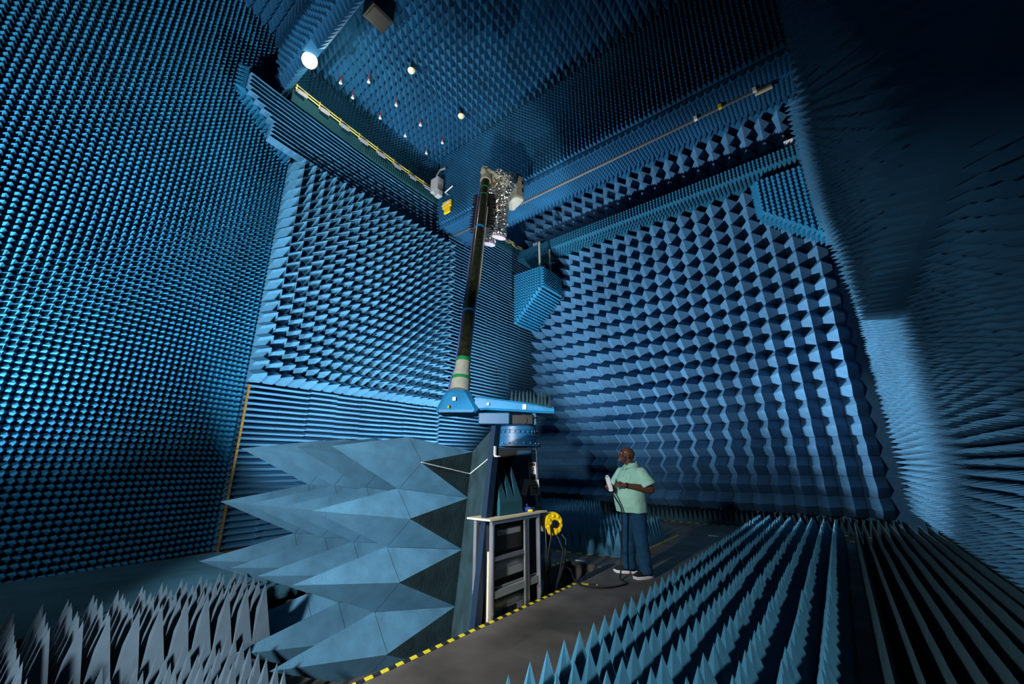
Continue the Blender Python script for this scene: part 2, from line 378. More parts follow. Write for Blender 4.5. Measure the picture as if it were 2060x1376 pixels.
# rail let into the soffit of the lintel
tr = MB(); tr.box((-8.5, LY+0.54, 8.51), (0.13, LY+0.60, 8.575))
tag(tr.build('door_track', M_steel), 'long pinkish metal door track running along the soffit of the lintel', 'rail')

# gallery beam across the right back wall
gb = MB()
gb.box((XA, 11.52, 9.28), (1.2, YB, 9.66))
grid(gb, (XA+0.2, 11.52, 9.28), (10, 0, 0), (0, 0, 0.38), (0, -1, 0), 100, 4, 0.11, 'sq', keep=lambda c: True)
grid(gb, (-7.9, 11.54, 9.28), (9, 0, 0), (0, 0.5, 0), (0, 0, -1), 82, 3, 0.20, 'sq', keep=lambda c: True)
structure(gb, 'trim_6', F_beam)

# right wall: far lit part, and a deeper upper part overhanging it
rr = MB()
RX = 1.22
rr.box((RX, 1.5, -0.2), (RX+0.3, YB+0.3, 12))
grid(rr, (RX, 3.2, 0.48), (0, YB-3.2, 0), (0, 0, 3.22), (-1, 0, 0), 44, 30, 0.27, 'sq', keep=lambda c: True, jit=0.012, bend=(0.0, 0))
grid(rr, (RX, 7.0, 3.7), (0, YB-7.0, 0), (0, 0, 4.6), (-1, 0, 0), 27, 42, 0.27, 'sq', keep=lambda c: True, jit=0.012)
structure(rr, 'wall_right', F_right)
ro = MB()
ob = [(2.0, 3.36), (7.2, 3.36), (11.9, 8.3), (11.9, 11.4), (2.0, 11.4)]
OX = 0.90
ro.mesh([(OX, y, z) for y, z in ob] + [(RX+.2, y, z) for y, z in ob], [(0,1,2,3,4),(5,9,8,7,6),(0,5,6,1),(1,6,7,2),(2,7,8,3),(3,8,9,4),(4,9,5,0)])
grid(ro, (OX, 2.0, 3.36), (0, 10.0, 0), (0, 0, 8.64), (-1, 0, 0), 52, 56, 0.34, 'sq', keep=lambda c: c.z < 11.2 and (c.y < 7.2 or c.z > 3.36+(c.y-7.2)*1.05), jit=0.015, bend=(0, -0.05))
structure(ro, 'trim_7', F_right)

# ------------------------------------------------------------------ big wall pyramids, each its own thing
def dia_mesh(name, pu, pv, h, base, m):
    """square foam absorber, axis +Z, base block of the given depth, tip a pyramid turned 45 degrees"""
    mb = MB(); a, b = pu/2*0.985, pv/2*0.985
    c = [(-a,-b),(a,-b),(a,b),(-a,b)]
    vs = [(x, y, 0) for x, y in c] + [(x, y, base) for x, y in c] + [(0,-b,base+h/2),(a,0,base+h/2),(0,b,base+h/2),(-a,0,base+h/2),(0,0,base+h)]
    mb.mesh(vs, [(0,3,2,1),(0,1,5,8,4),(1,2,6,9,5),(2,3,7,10,6),(3,0,4,11,7),(12,11,4,8),(12,8,5,9),(12,9,6,10),(12,10,7,11)])
    me = bpy.data.meshes.new(name); me.from_pydata(mb.v, [], mb.f); me.update(); me.materials.append(m)
    return me, mb
QX = Vector((1, 0, 0)).to_track_quat('Z', 'Y')          # tip along +X
def orient(n, up):
    z = Vector(n).normalized(); y = Vector(up); y = (y - z*y.dot(z)).normalized(); x = y.cross(z)
    return Matrix((x, y, z)).transposed().to_euler()
eA = orient((1, 0, 0), (0, 0, 1)); eB = orient((0, -1, 0), (0, 0, 1))
def wall_field(name, label, restlabel, cat, group, me, mb, e, cells, near, jr=0.02):
    rest = MB()
    for k, (c, isnear) in enumerate(cells):
        rot = (e.to_matrix() @ Matrix.Rotation(random.uniform(-jr, jr), 3, 'Z')).to_euler()
        if isnear:
            o = bpy.data.objects.new(name, me); C.objects.link(o); o.location = c; o.rotation_euler = rot
            tag(o, label, cat, group)
        else:
            Rm = rot.to_matrix(); rest.mesh([Rm @ Vector(p) + Vector(c) for p in mb.v], mb.f)
    if rest.v:
        o = rest.build('foam_pyramid_mass', me.materials[0]); tag(o, restlabel, cat, None, 'stuff')
nA, nAz = 20, 21; pyA = (PY1-PY0)/nA; pzA = (PZ1-PZ0)/nAz
meA, mbA = dia_mesh('wall_pyramid', pyA, pzA, 0.68, 0.03, F_back)
cells = [((XA, PY0+pyA*(i+.5), PZ0+pzA*(j+.5)), i < 14) for i in range(nA) for j in range(nAz)]
wall_field('wall_pyramid', 'bright blue foam pyramid in the nearer columns of the panel on the ribbed wall',
           'far columns of bright blue foam pyramids on the ribbed wall next to the mast', 'foam pyramid', 'foam pyramids of the panel on the ribbed wall', meA, mbA, eA, cells, None)
nBx, nBz = 21, 20; pxB = pzB = 0.45; BX0 = 0.765-21*pxB; BZ0 = 0.295
meB, mbB = dia_mesh('large_wall_pyramid', pxB, pzB, 0.82, 0.04, F_backR)
cells = [((BX0+pxB*(i+.5), YB, BZ0+pzB*(j+.5)), i >= nBx-15) for i in range(nBx) for j in range(nBz)]
wall_field('large_wall_pyramid', 'large steel blue foam pyramid on the wall behind the man, below the gallery beam',
           'large blue foam pyramids crowded at the wall corner below the foam box', 'foam pyramid', 'large foam pyramids on the wall behind the man', meB, mbB, eB, cells, None)
cells = [((.40-.455*i, YB, 9.96+0.452*j), True) for i in range(nBx) for j in range(4)]
meU, mbU = dia_mesh('gallery_pyramid', .455, 0.452, 0.83, 0.05, F_backR)
wall_field('gallery_pyramid', 'dark foam pyramid in the band between the gallery beam and the lintel', '', 'foam pyramid', 'foam pyramids above the gallery beam', meU, mbU, eB, cells, None)

# ------------------------------------------------------------------ floor absorbers
def spike_block(name, n, pitch, h, m, style='sq', base=0.06):
    mb = MB(); W = n*pitch
    mb.box((-W/2, -W/2, 0), (W/2, W/2, base))
    grid(mb, (-W/2, -W/2, base), (W, 0, 0), (0, W, 0), (0, 0, 1), n, n, h-base, style, keep=lambda c: True, jit=0.012)
    me = bpy.data.meshes.new(name); me.from_pydata(mb.v, [], mb.f); me.update(); me.materials.append(m); return me
def wedge_block(name, n, W, h, m, along='y', base=0.05):
    mb = MB(); mb.box((-W/2, -W/2, 0), (W/2, W/2, base))
    if along == 'y': ribs(mb, (-W/2, -W/2, base), (0, W, 0), (W, 0, 0), (0, 0, 1), n, h-base, seg=W, jit=0.0)
    else: ribs(mb, (-W/2, -W/2, base), (W, 0, 0), (0, W, 0), (0, 0, 1), n, h-base, seg=W, jit=0.0)
    me = bpy.data.meshes.new(name); me.from_pydata(mb.v, [], mb.f); me.update(); me.materials.append(m); return me
def lay(meshes, name, label, group, xs, ys, skip=None, z=0.0, cat='floor absorber', jz=0.0):
    for x in xs:
        for y in ys:
            if skip and skip(x, y): continue
            o = bpy.data.objects.new(name, random.choice(meshes)); C.objects.link(o); o.location = (x, y, z+random.uniform(0, jz))
            tag(o, label, cat, group)
def frange(a, n, d): return [a + d*i for i in range(n)]
P2 = [spike_block('spike_block', 2, 0.17, 0.51, F_field, 'dia') for _ in range(4)]
lay(P2, 'spike_block', 'blue spiky foam block in the floor field across the walkway from the rack', 'foam blocks of the floor field in front of the man',
    frange(-1.36, 4, 0.342), frange(1.9, 24, 0.342))
P3 = [spike_block('pale_spike_block', 2, 0.155, 0.79, F_grey, 'sq', 0.33) for _ in range(4)]
P3s = [spike_block('pale_spike_block', 2, 0.155, 0.50, F_grey, 'sq', 0.06) for _ in range(2)]
lay(P3, 'pale_spike_block', 'greyish spiky foam block on the floor beside the giant pyramids', 'foam blocks beside the giant pyramids',
    frange(-5.28, 6, 0.312), frange(-0.30, 8, 0.312), skip=lambda x, y: (x > -4.5 and y > 0.55), z=-0.4)
lay(P3s, 'pale_spike_block', 'short greyish spiky foam block on the floor under the giant pyramid tips', 'short foam blocks under the giant pyramids',
    frange(-4.344, 4, 0.312), frange(0.636, 4, 0.312), z=-0.4)
P4 = [spike_block('spike_block', 2, 0.155, 0.45, F_field, 'sq') for _ in range(4)]
lay(P4, 'spike_block', 'blue spiky foam block in the taped square behind the man', 'foam blocks of the square behind the man',
    frange(-5.4, 8, 0.312), frange(6.95, 7, 0.312), skip=lambda x, y: x < -4.5 and y < 6.7)
lay(P4, 'spike_block', 'blue spiky foam block in the far strip behind the yellow reel', 'foam blocks of the far strip behind the reel',
    frange(-7.4, 6, 0.312), frange(9.2, 8, 0.312))
W1 = wedge_block('ridged_block', 5, 0.6, 0.46, F_dark, 'y')
lay([W1], 'ridged_block', 'dark ridged foam block on the floor along the right wall', 'ridged foam blocks along the right wall', [0.26, 0.863], frange(2.6, 13, 0.602), jz=0.02)
W2 = wedge_block('ridged_block', 14, 0.9, 0.14, F_mat, 'y')
lay([W2], 'ridged_block', 'flat ridged foam mat on the floor along the wall of small pyramids', 'ridged floor mats along the wall of small pyramids', frange(-7.58, 3, 0.9), frange(-0.5, 4, 0.9))
W3 = wedge_block('ridged_block', 5, 0.6, 0.34, F_dark, 'y')
lay([W3], 'ridged_block', 'dark ridged foam block at the foot of the wall behind the man', 'ridged foam blocks at the foot of the wall behind the man', frange(-7.9, 15, 0.602), [12.1])

# ------------------------------------------------------------------ tape
def tape(label, p0, p1, wd=0.05, m=None):
    p0, p1 = Vector(p0), Vector(p1); d = (p1-p0).normalized(); n = Vector((-d.y, d.x, 0))*wd/2
    mb = MB(); a = [p0-n, p1-n, p1+n, p0+n]
    mb.mesh([(*p.xy, 0.001) for p in a] + [(*p.xy, 0.004) for p in a], [(0,3,2,1),(4,5,6,7),(0,1,5,4),(1,2,6,5),(2,3,7,6),(3,0,4,7)])
    o = mb.build('hazard_tape', m or (M_tapeX if abs(d.x) > abs(d.y) else M_tapeY)); tag(o, label, 'floor tape'); return o
tape('yellow and black tape along the edge of the near field of spikes', (-1.9, 2.0, 0), (-1.93, 10.3, 0))
tape('yellow and black tape along the walkway edge under the rack and giant pyramids', (-2.96, 1.6, 0), (-2.96, 5.12, 0))
tape('yellow and black tape on the edge of the open floor pit', (-3.69, 5.2, 0), (-3.70, 6.25, 0))
tape('short piece of yellow tape on the floor by the loop of cable', (-2.95, 5.10, 0), (-2.70, 5.20, 0))
tape('yellow and black tape in front of the square of spikes behind the man', (-5.2, 6.42, 0), (-2.98, 6.86, 0))
tape('yellow and black tape running away along the side of the square of spikes', (-2.98, 6.9, 0), (-3.0, 9.65, 0))
tape('yellow and black tape behind the square of spikes', (-5.55, 9.05, 0), (-5.68, 10.4, 0))
tape('yellow tape along the far crossing of the walkway by the spikes', (-1.85, 10.9, 0), (0.5, 10.95, 0))
tape('yellow and black tape at the foot of the wall behind the man', (-7.2, 11.72, 0), (0.75, 11.72, 0))

# ------------------------------------------------------------------ giant pyramid cart
CW, CH, CD = 0.555, 0.585, 0.97
cart_rot = Matrix.Rotation(R(7), 4, 'Z') @ Matrix.Rotation(R(-9), 4, 'X')
cart_o = Vector((-4.66, 1.76, 0.50))                       # between the tips of the two middle rows
CT = Matrix.Translation(cart_o) @ cart_rot
def giant_mesh():
    a, b = CW/2*0.996, CH/2*0.996
    mb = MB(); d = CD
    vs = [(0,0,0), (0,d,-b), (a,d,0), (0,d,b), (-a,d,0), (-a,2*d,-b), (a,2*d,-b), (a,2*d,b), (-a,2*d,b), (-a,2*d+.08,-b), (a,2*d+.08,-b), (a,2*d+.08,b), (-a,2*d+.08,b)]
    mb.mesh(vs, [(0,4,5,1),(0,1,6,2),(0,2,7,3),(0,3,8,4),(5,9,10,6,1),(6,10,11,7,2),(7,11,12,8,3),(8,12,9,5,4),(9,12,11,10)])
    me = bpy.data.meshes.new('giant_pyramid'); me.from_pydata(mb.v, [], mb.f); me.update(); me.materials.append(F_cart); me.materials.append(F_bare)
    for p in me.polygons:
        if p.index >= 4: p.material_index = 1
    bm = bmesh.new(); bm.from_mesh(me); bmesh.ops.recalc_face_normals(bm, faces=bm.faces); bm.to_mesh(me); bm.free()
    return me
gme = giant_mesh()
rown = ['top', 'second', 'third', 'bottom']; coln = ['nearest the rack', 'second from the rack', 'third from the rack', 'farthest from the rack']
for r in range(4):
    for c in range(4):
        x = (1.5-c)*CW; z = (2-r)*CH
        o = bpy.data.objects.new('giant_pyramid', gme); C.objects.link(o)
        sh = random.uniform(-0.03, 0.03)
        M = CT @ Matrix.Translation((x, sh, z)) @ Matrix.Rotation(random.uniform(-0.008, 0.008), 4, 'Z'); o.matrix_world = M
        tag(o, f'giant slate blue foam pyramid in the {rown[r]} row of the stack, {coln[c]}', 'foam pyramid', 'giant foam pyramids of the stack')
fr = thing('pyramid_frame', 'navy steel frame with a back panel carrying the giant foam pyramids', 'frame', (0, 0, 0))
b = MB(); b.box((-1.12, 2*CD+.085, -0.86), (1.12, 2*CD+.12, 1.47), CT); b.build('back_panel', M_navy, fr)
for x in (-1.07, 1.08):
    b = MB(); b.box((x-.045, 2*CD+.121, -0.86), (x+.045, 2*CD+.21, 1.44), CT); b.build('post', M_navy, fr)
b = MB(); b.box((-1.1, 2*CD+.121, -0.86), (1.1, 2*CD+.2, -0.80), CT); b.build('base_beam', M_navy, fr)
stm = MB(); rnd = random.Random(3)
for col in (0, 1):
    zz = -.05
    while zz < .42:
        h = rnd.uniform(.012, .03); yy = 1.945 + col*.034
        stm.box((1.1115, yy, zz), (1.1135, yy+.022, zz+h), CT); zz += h + rnd.choice((.008, .01, .03))
stm.build('stencil_marks', M_black, fr)
PB, PT_ = Vector((-3.13, 3.34, -0.4)), Vector((-3.17, 3.72, 1.92))
b = MB(); b.loft([[p+Vector(q) for q in ((-.035,-.05,0),(.035,-.05,0),(.035,.05,0),(-.035,.05,0))] for p in (PB, PT_)]); b.build('post', M_navy, fr)
b = MB(); q0 = [CT @ Vector((1.115, yy, zz)) for yy, zz in ((2*CD-.02,-.88),(2*CD-.02,1.46))]
q1 = [PB+Vector((-.03,0,0)), PT_+Vector((-.03,0,-.02))]; dd = Vector((-.03,.02,0))
b.mesh([q0[0],q1[0],q1[1],q0[1]]+[p+dd for p in (q0[0],q1[0],q1[1],q0[1])], [(0,1,2,3),(4,7,6,5),(0,4,5,1),(1,5,6,2),(2,6,7,3),(3,7,4,0)]); b.build('dark_side_sheet', F_bare, fr)
b = MB(); st = PB.lerp(PT_, .86)+Vector((.036,-.02,0)); b.tube([CT @ Vector((1.116, 0.99, 1.17)), (CT @ Vector((1.122, 1.9, 1.17))), st], 0.006, 6)
b.build('strap', M_paper, fr)
b = MB(); bk0 = PB.lerp(PT_, .845)+Vector((.036,-.03,0)); b.box(bk0, bk0+Vector((.012,.03,.12))); b.box(bk0, bk0+Vector((.06,.05,.012))); b.build('bracket', M_white, fr)

# ------------------------------------------------------------------ positioner pedestal, arm, mast
PX, PY = -3.76, 4.885
pr = R(37.6)
ped = thing('positioner', 'dark blue steel positioner pedestal behind the rack, with warning signs and a cranked arm', 'machine', (PX, PY, 0), pr)
b = MB()
rings = []
for z, hw, hd_, ch in ((-0.55, .40, .30, .08), (0.95, .345, .28, .08), (1.45, .31, .27, .09), (1.72, .30, .27, .10)):
    rings.append([Vector(p) for p in ((hw-ch,-hd_,z),(hw,-hd_+ch,z),(hw,hd_-ch,z),(hw-ch,hd_,z),(-hw+ch,hd_,z),(-hw,hd_-ch,z),(-hw,-hd_+ch,z),(-hw+ch,-hd_,z))])
b.loft(rings); b.build('housing', M_blue, ped)
b = MB(); b.lathe([(.36,1.72),(.37,1.72),(.37,1.755),(.315,1.76),(.315,1.86),(.325,1.86),(.325,1.90),(.30,1.90)], 40)
for k in range(20):
    a = 2*PI*k/20; b.cyl((.345*math.cos(a), .345*math.sin(a), 1.75), (.345*math.cos(a), .345*math.sin(a), 1.775), .012, n=6)
b.build('flange', M_blue, ped, True)
b = MB(); b.lathe([(.27,1.90),(.29,1.905),(.29,1.95),(.305,1.955),(.305,2.0),(.25,2.03)], 40)
for k in range(26):
    a = 2*PI*k/26; b.cbox((.30*math.cos(a), .30*math.sin(a), 1.93), (.03, .03, .03), Matrix.Rotation(a, 4, 'Z'))
b.build('bearing_ring', M_blue, ped, True)
b = MB(); b.bbox((-.33, -.02, 2.12), (.46, .42, .17), .012); b.build('gearbox', M_blue, ped)
b = MB(); b.bbox((.09, .0, 2.11), (.32, .34, .15), .012); b.cyl((.1, -.19, 2.1), (.1, -.15, 2.1), .06); b.build('motor', M_black, ped)
b = MB(); b.bbox((.27, .02, 2.12), (.06, .3, .18), .01); b.build('bracket', M_blue, ped)
# arched recess in the housing and its edge ridge
b = MB()
b.tube([(-.28,-.285,1.66),(-.27,-.29,1.2),(-.20,-.30,0.98)], .012, 6); b.tube([(.285,-.26,1.68),(.30,-.27,1.25),(.315,-.285,.98)], .012, 6)
b.box((-.29,-.285,1.665),(.28,-.268,1.70)); b.build('edge_ridge', M_navy, ped)
b = MB(); b.mesh([(-.27,-.274,1.66),(.02,-.274,1.66),(-.05,-.274,1.5),(-.19,-.276,1.2),(-.26,-.278,1.15)], [(0,4,3,2,1)])
b.mesh([(-.27,-.268,1.66),(.02,-.268,1.66),(-.05,-.268,1.5),(-.19,-.268,1.2),(-.26,-.268,1.15)], [(0,1,2,3,4)]); b.build('opening', M_black, ped)
b = MB(); b.box((-.03,-.2805,1.14),(.20,-.276,1.155)); b.build('tag_rail', M_navy, ped)
# signs
Rz = Matrix.Rotation(R(-2), 4, 'Y')
sg = MB(); sg.cbox((.225,-.289,1.375), (.105,.006,.25), Rz); so = sg.build('warning_sign', M_white, ped); so['label'] = 'white upright sign with an orange header, a pictogram and a black text box'
b = MB(); b.cbox((.222,-.293,1.468), (.078,.004,.038), Rz); b.build('sign_header', M_orange, so)
b = MB(); b.cbox((.233,-.293,1.305), (.075,.004,.072), Rz); b.build('text_box', M_black, so)
b = MB()
b.mesh([(.236,-.2945,1.425),(.243,-.2945,1.405),(.233,-.2945,1.40),(.252,-.2945,1.385),(.240,-.2945,1.383),(.215,-.2945,1.377),(.222,-.2945,1.395)], [(0,6,5,4,3,2,1)])
b.cbox((.238,-.2935,1.424), (.014,.003,.014)); b.build('pictogram', M_black, so)
def text(s, loc, rot, size, m, parent, name='lettering', sx=1.0):
    cu = bpy.data.curves.new(name, 'FONT'); cu.body = s; cu.size = size; cu.align_x = 'CENTER'; cu.align_y = 'CENTER'; cu.extrude = 0.0006
    o = bpy.data.objects.new(name, cu); C.objects.link(o)
    dg = bpy.context.evaluated_depsgraph_get(); me = bpy.data.meshes.new_from_object(o.evaluated_get(dg)); bpy.data.objects.remove(o)
    q = bpy.data.objects.new(name, me); C.objects.link(q); me.materials.append(m); q.location = loc; q.rotation_euler = rot; q.scale = (sx, 1, 1); q.parent = parent
    return q
text('WARNING', (.222,-.2965,1.468), (PI/2, R(2), 0), .017, M_black, so)
b = MB()
for k, (wd, z) in enumerate(((.045, 1.327), (.035, 1.315))): b.cbox((.218+wd/2-.02,-.2965,z), (wd,.002,.005))
b.build('fine_print', M_paper, so)
b = MB(); b.cbox((.250,-.293,1.165), (.125,.005,.20), Matrix.Rotation(R(-3), 4, 'Y')); pn = b.build('notice', M_paper, ped); pn['label'] = 'white notice with rows of dark lettering'
text('PLEASE', (.250,-.297,1.236), (PI/2, R(3), 0), .030, M_black, pn)
b = MB()
for z, xs in ((1.195, ((.212,.014),(.232,.016),(.252,.014),(.272,.016),(.292,.012))), (1.155, ((.235,.02),(.270,.045))), (1.125, ((.225,.012),(.245,.01),(.275,.035))), (1.095, ((.220,.01),(.245,.022),(.28,.02)))):
    for x, wd in xs: b.cbox((x,-.2965,z), (wd,.002,.016))
b.build('fine_print', M_black, pn)
b = MB(); b.cbox((.125,-.30,1.17), (.085,.004,.22), Matrix.Rotation(R(16), 4, 'Y')); t_ = b.build('paper_sheet', M_paper, ped); t_['label'] = 'blue-white sheet hanging aslant'
b = MB(); b.cbox((.085,-.295,1.235), (.10,.004,.10), Matrix.Rotation(R(18), 4, 'Y')); b.build('folder', M_blueL, ped)
b = MB(); b.cbox((-.02,-.288,1.08), (.105,.004,.105), Matrix.Rotation(R(4), 4, 'Y')); t_ = b.build('paper_sheet', M_paper, ped); t_['label'] = 'small square printed sheet'

arm = thing('crank_boom', 'blue cast arm on top of the pedestal carrying the mast at its end', 'machine arm', (PX, PY, 0), pr)
b = MB()
def rect(x, y0, y1, z0, z1, c=.03): return [Vector((x, y, z)) for y, z in ((y0+c,z0),(y1-c,z0),(y1,z0+c),(y1,z1-c),(y1-c,z1),(y0+c,z1),(y0,z1-c),(y0,z0+c))]
b.loft([rect(-.62,-.22,.24,2.235,2.46), rect(-.45,-.22,.24,2.25,2.44), rect(.0,-.20,.22,2.225,2.38), rect(.565,-.18,.20,2.195,2.295)]); b.build('beam', M_blueL, arm)
b = MB()
rings = []
for z, x0, x1, y0, y1, c in ((2.20,-1.17,-.60,-.30,.30,.04),(2.24,-1.19,-.56,-.31,.32,.05),(2.50,-1.09,-.69,-.22,.24,.07),(2.56,-1.06,-.73,-.17,.2,.08)):
    rings.append([Vector((x, y, z)) for x, y in ((x0+c,y0),(x1-c,y0),(x1,y0+c),(x1,y1-c),(x1-c,y1),(x0+c,y1),(x0,y1-c),(x0,y0+c))])
b.loft(rings); hb = b.build('mast_socket', M_blueL, arm)
b = MB(); b.cbox((-.92,-.285,2.40), (.05,.006,.06), Matrix.Rotation(R(-16),4,'X')); b.build('nameplate', M_paper, hb)
b = MB(); b.cyl((-.99,-.315,2.29),(-.99,-.35,2.27),.016); b.build('cable_fitting', M_yellow, hb)
b = MB(); b.cyl((-.42,-.225,2.33),(-.42,-.25,2.33),.02); b.build('bolt', M_steel, arm)
b = MB(); b.cbox((.12,-.215,2.29), (.055,.006,.075), Matrix.Rotation(R(6),4,'Y')); q = b.build('nameplate', M_paper, arm)
b = MB(); grid(b, (-.10,-.17,2.335), (.62,0,-.05), (0,.36,0), (0.05,0,1), 11, 5, .24, 'sq', keep=lambda c: True, jit=.015)
b.box((-.11,-.18,2.25),(.53,.20,2.29)); b.build('foam_spikes', F_dark, arm)
b = MB(); b.tube([(.1,-.15,2.19),(.25,-.19,2.13),(.40,-.16,2.16),(.55,-.1,2.18)], .008, 6); b.build('hose', M_black, arm)

rot38 = Matrix.Rotation(pr, 4, 'Z')
m0 = Vector((PX, PY, 0)) + (rot38 @ Vector((-.885, 0, 0)).to_4d()).xyz; m0.z = 2.56
m1 = Vector((-5.00, 5.44, 7.60))
md = (m1-m0).normalized(); ML = (m1-m0).length
mast = thing('mast', 'tall dark fibreglass mast with blue and green tape bands, leaning away from the arm', 'mast', m0)
def along(t): return md*(ML*t)
def band(name, t0, t1, r, m, n=28, r1=None):
    b = MB(); b.tube([along(t0), along(t1)], [r, r if r1 is None else r1], n); return b.build(name, m, mast, True)
band('foot_sleeve', 0, .035, .155, M_cream, r1=.150); band('foot_sleeve', .035, .062, .142, M_cream, r1=.136)
band('foot_sleeve', .062, .10, .122, M_cream, r1=.118)
band('tube', .10, .985, .112, M_mast, r1=.094)
band('tape_band', .035, .045, .1555, M_green); band('tape_band', .098, .110, .1225, M_green)
band('tape_band', .285, .293, .112, M_btape); band('tape_band', .675, .684, .104, M_btape)
band('tape_band', .905, .911, .099, M_green); band('tape_band', .862, .866, .0995, M_green)
band('top_collar', .955, .992, .118, M_cream, r1=.11)
side = md.cross(Vector((0.62, -0.78, 0))).normalized(); fwd_ = Vector((0.62, -0.78, 0))
b = MB(); pts = []
for k in range(24):
    t = .0 + k/23*.93; pts.append(along(t) - side*(-1)*(.112+.05*(1 if t < .06 else 0)) + fwd_*.03 + side*random.uniform(-.006, .006))
if (pts[0]-along(0)).dot(Vector((.79, .61, 0))) > 0: pts = [p - 2*side*(p-along(i/23*.93)).dot(side) for i, p in enumerate(pts)]
b.tube(pts, .010, 6); b.build('signal_cable', M_purple, mast)
b = MB(); b.tube([along(.36)+Vector((.79,.61,0))*.125, along(.80)+Vector((.79,.61,0))*.112], .012, 6); b.build('conduit', M_cream, mast)
# foam collar behind the upper mast
b = MB(); sr = Vector((.79, .61, 0)); bk = Vector((-.62, .78, 0))
for s_ in (-1, 1):
    o0 = along(.70) + bk*.10 + sr*s_*.10
    grid(b, o0, md*1.05, bk*.30, sr*s_, 13, 3, .17, 'sq', keep=lambda c: True, jit=.012)
o0 = along(.70) + bk*.10; b.mesh([o0+sr*.10, o0-sr*.10, o0-sr*.10+bk*.3, o0+sr*.10+bk*.3] + [p+md*1.05 for p in (o0+sr*.10, o0-sr*.10, o0-sr*.10+bk*.3, o0+sr*.10+bk*.3)],
    [(0,1,2,3),(4,7,6,5),(0,4,5,1),(1,5,6,2),(2,6,7,3),(3,7,4,0)]); b.build('foam_collar', F_black, mast)
# mechanism on the mast head
hd_o = along(.99)
b = MB(); b.cbox(hd_o+Vector((0,0,.06)), (.18,.16,.14), rot38); b.cyl(hd_o+Vector((0,0,.12)), hd_o+Vector((0,0,.22)), .05); b.cbox(hd_o+Vector((-.05,-.05,.2)), (.05,.05,.09), rot38 @ Matrix.Rotation(R(30),4,'Y'))
b.cyl(hd_o+Vector((.0,-.12,.05)), hd_o+Vector((.0,.12,.05)), .07); b.build('tilt_head', M_cream, mast)
b = MB(); b.tube([hd_o+Vector((.02,.0,.12)), hd_o+sr*.14+Vector((0,0,.10)), hd_o+sr*.26+Vector((0,0,-.02))], [.05,.045,.05], 10)
b.cyl(hd_o+sr*.16+Vector((0,0,-.12)), hd_o+sr*.16+Vector((0,0,.08)), .035); b.build('hanger_arm', M_cream, mast)

# ------------------------------------------------------------------ blended bodies
def ellip(mb, c, r, rot=None, n=16):
    rings = []; T = Matrix.Translation(Vector(c)); T = T @ rot if rot is not None else T
    for i in range(1, n//2+1):
        th = PI*i/(n//2+1); rings.append([T @ Vector((r[0]*math.sin(th)*math.cos(2*PI*j/n), r[1]*math.sin(th)*math.sin(2*PI*j/n), -r[2]*math.cos(th))) for j in range(n)])
    mb.loft(rings)
def caps(mb, p0, p1, r0, r1, n=14):
    p0, p1 = Vector(p0), Vector(p1); d = (p1-p0).normalized(); pts = []; rs = []
    for k in range(1, 6):
        a = PI/2*(1-k/5.0); pts.append(p0 - d*r0*math.sin(a)); rs.append(max(.001, r0*math.cos(a)))
    for k in range(0, 5):
        a = PI/2*k/5.0; pts.append(p1 + d*r1*math.sin(a)); rs.append(max(.001, r1*math.cos(a)))
    mb.tube(pts, rs, n)
def chain(mb, pts, rs):
    for i in range(len(pts)-1): caps(mb, pts[i], pts[i+1], rs[i], rs[i+1])
def blend(mb, name, m, parent, voxel, smooth=6, fac=0.5, crumple=None):
    me = bpy.data.meshes.new(name); me.from_pydata(mb.v, [], mb.f); me.update()
    o = bpy.data.objects.new(name, me); C.objects.link(o)
    md_ = o.modifiers.new('r', 'REMESH'); md_.mode = 'VOXEL'; md_.voxel_size = voxel
    if smooth:
        sm = o.modifiers.new('s', 'SMOOTH'); sm.iterations = smooth; sm.factor = fac
    dg = bpy.context.evaluated_depsgraph_get(); ev = bpy.data.meshes.new_from_object(o.evaluated_get(dg))
    o.modifiers.clear(); o.data = ev; bpy.data.meshes.remove(me); ev.name = name; ev.materials.clear(); ev.materials.append(m)
    if crumple:
        cs = [v.co.copy() for v in ev.vertices]; ns = [v.normal.copy() for v in ev.vertices]
        for v, c, n in zip(ev.vertices, cs, ns): v.co = c + n*crumple(c)
    ev.polygons.foreach_set('use_smooth', [True]*len(ev.polygons)); o.parent = parent
    return o

# ------------------------------------------------------------------ foil suit hanging from the mast head
sf = Vector((-.363, -.921, 0)); srz = math.atan2(sf.y, sf.x)
suit = thing('spacesuit', 'spacesuit wrapped in crumpled silver foil hanging from the mast head, white backpack on it', 'spacesuit', (-4.83, 5.75, 6.00), srz)
b = MB()
ellip(b, (.03,0,1.66), (.165,.155,.18)); ellip(b, (0,0,1.32), (.18,.29,.25)); ellip(b, (.02,0,1.03), (.165,.25,.19))
caps(b, (0,0,1.40), (0,0,1.50), .16, .145); ellip(b, (.10,0,1.36), (.13,.16,.13))
chain(b, [(0,.30,1.46),(-.04,.40,1.18),(.06,.37,.92)], [.10,.085,.07]); ellip(b, (.08,.37,.85), (.06,.055,.09))
chain(b, [(0,-.29,1.46),(.20,-.37,1.36),(.36,-.20,1.46)], [.10,.085,.07]); ellip(b, (.40,-.15,1.50), (.06,.055,.08))
chain(b, [(.01,.145,1.0),(.03,.165,.55),(.06,.17,.14)], [.135,.105,.085]); chain(b, [(.01,-.145,1.0),(.05,-.165,.55),(.12,-.17,.14)], [.135,.105,.085])
for z in (.30,.46,.62,.78): ellip(b, (.045,.165,z), (.112,.115,.035)); ellip(b, (.06,-.165,z), (.112,.115,.035))
blend(b, 'foil_layer', M_foil, suit, .013, 3, .5, lambda c: .016*noise.noise(Vector((c.x*15, c.y*15, c.z*7))) + .005*noise.noise(c*28))
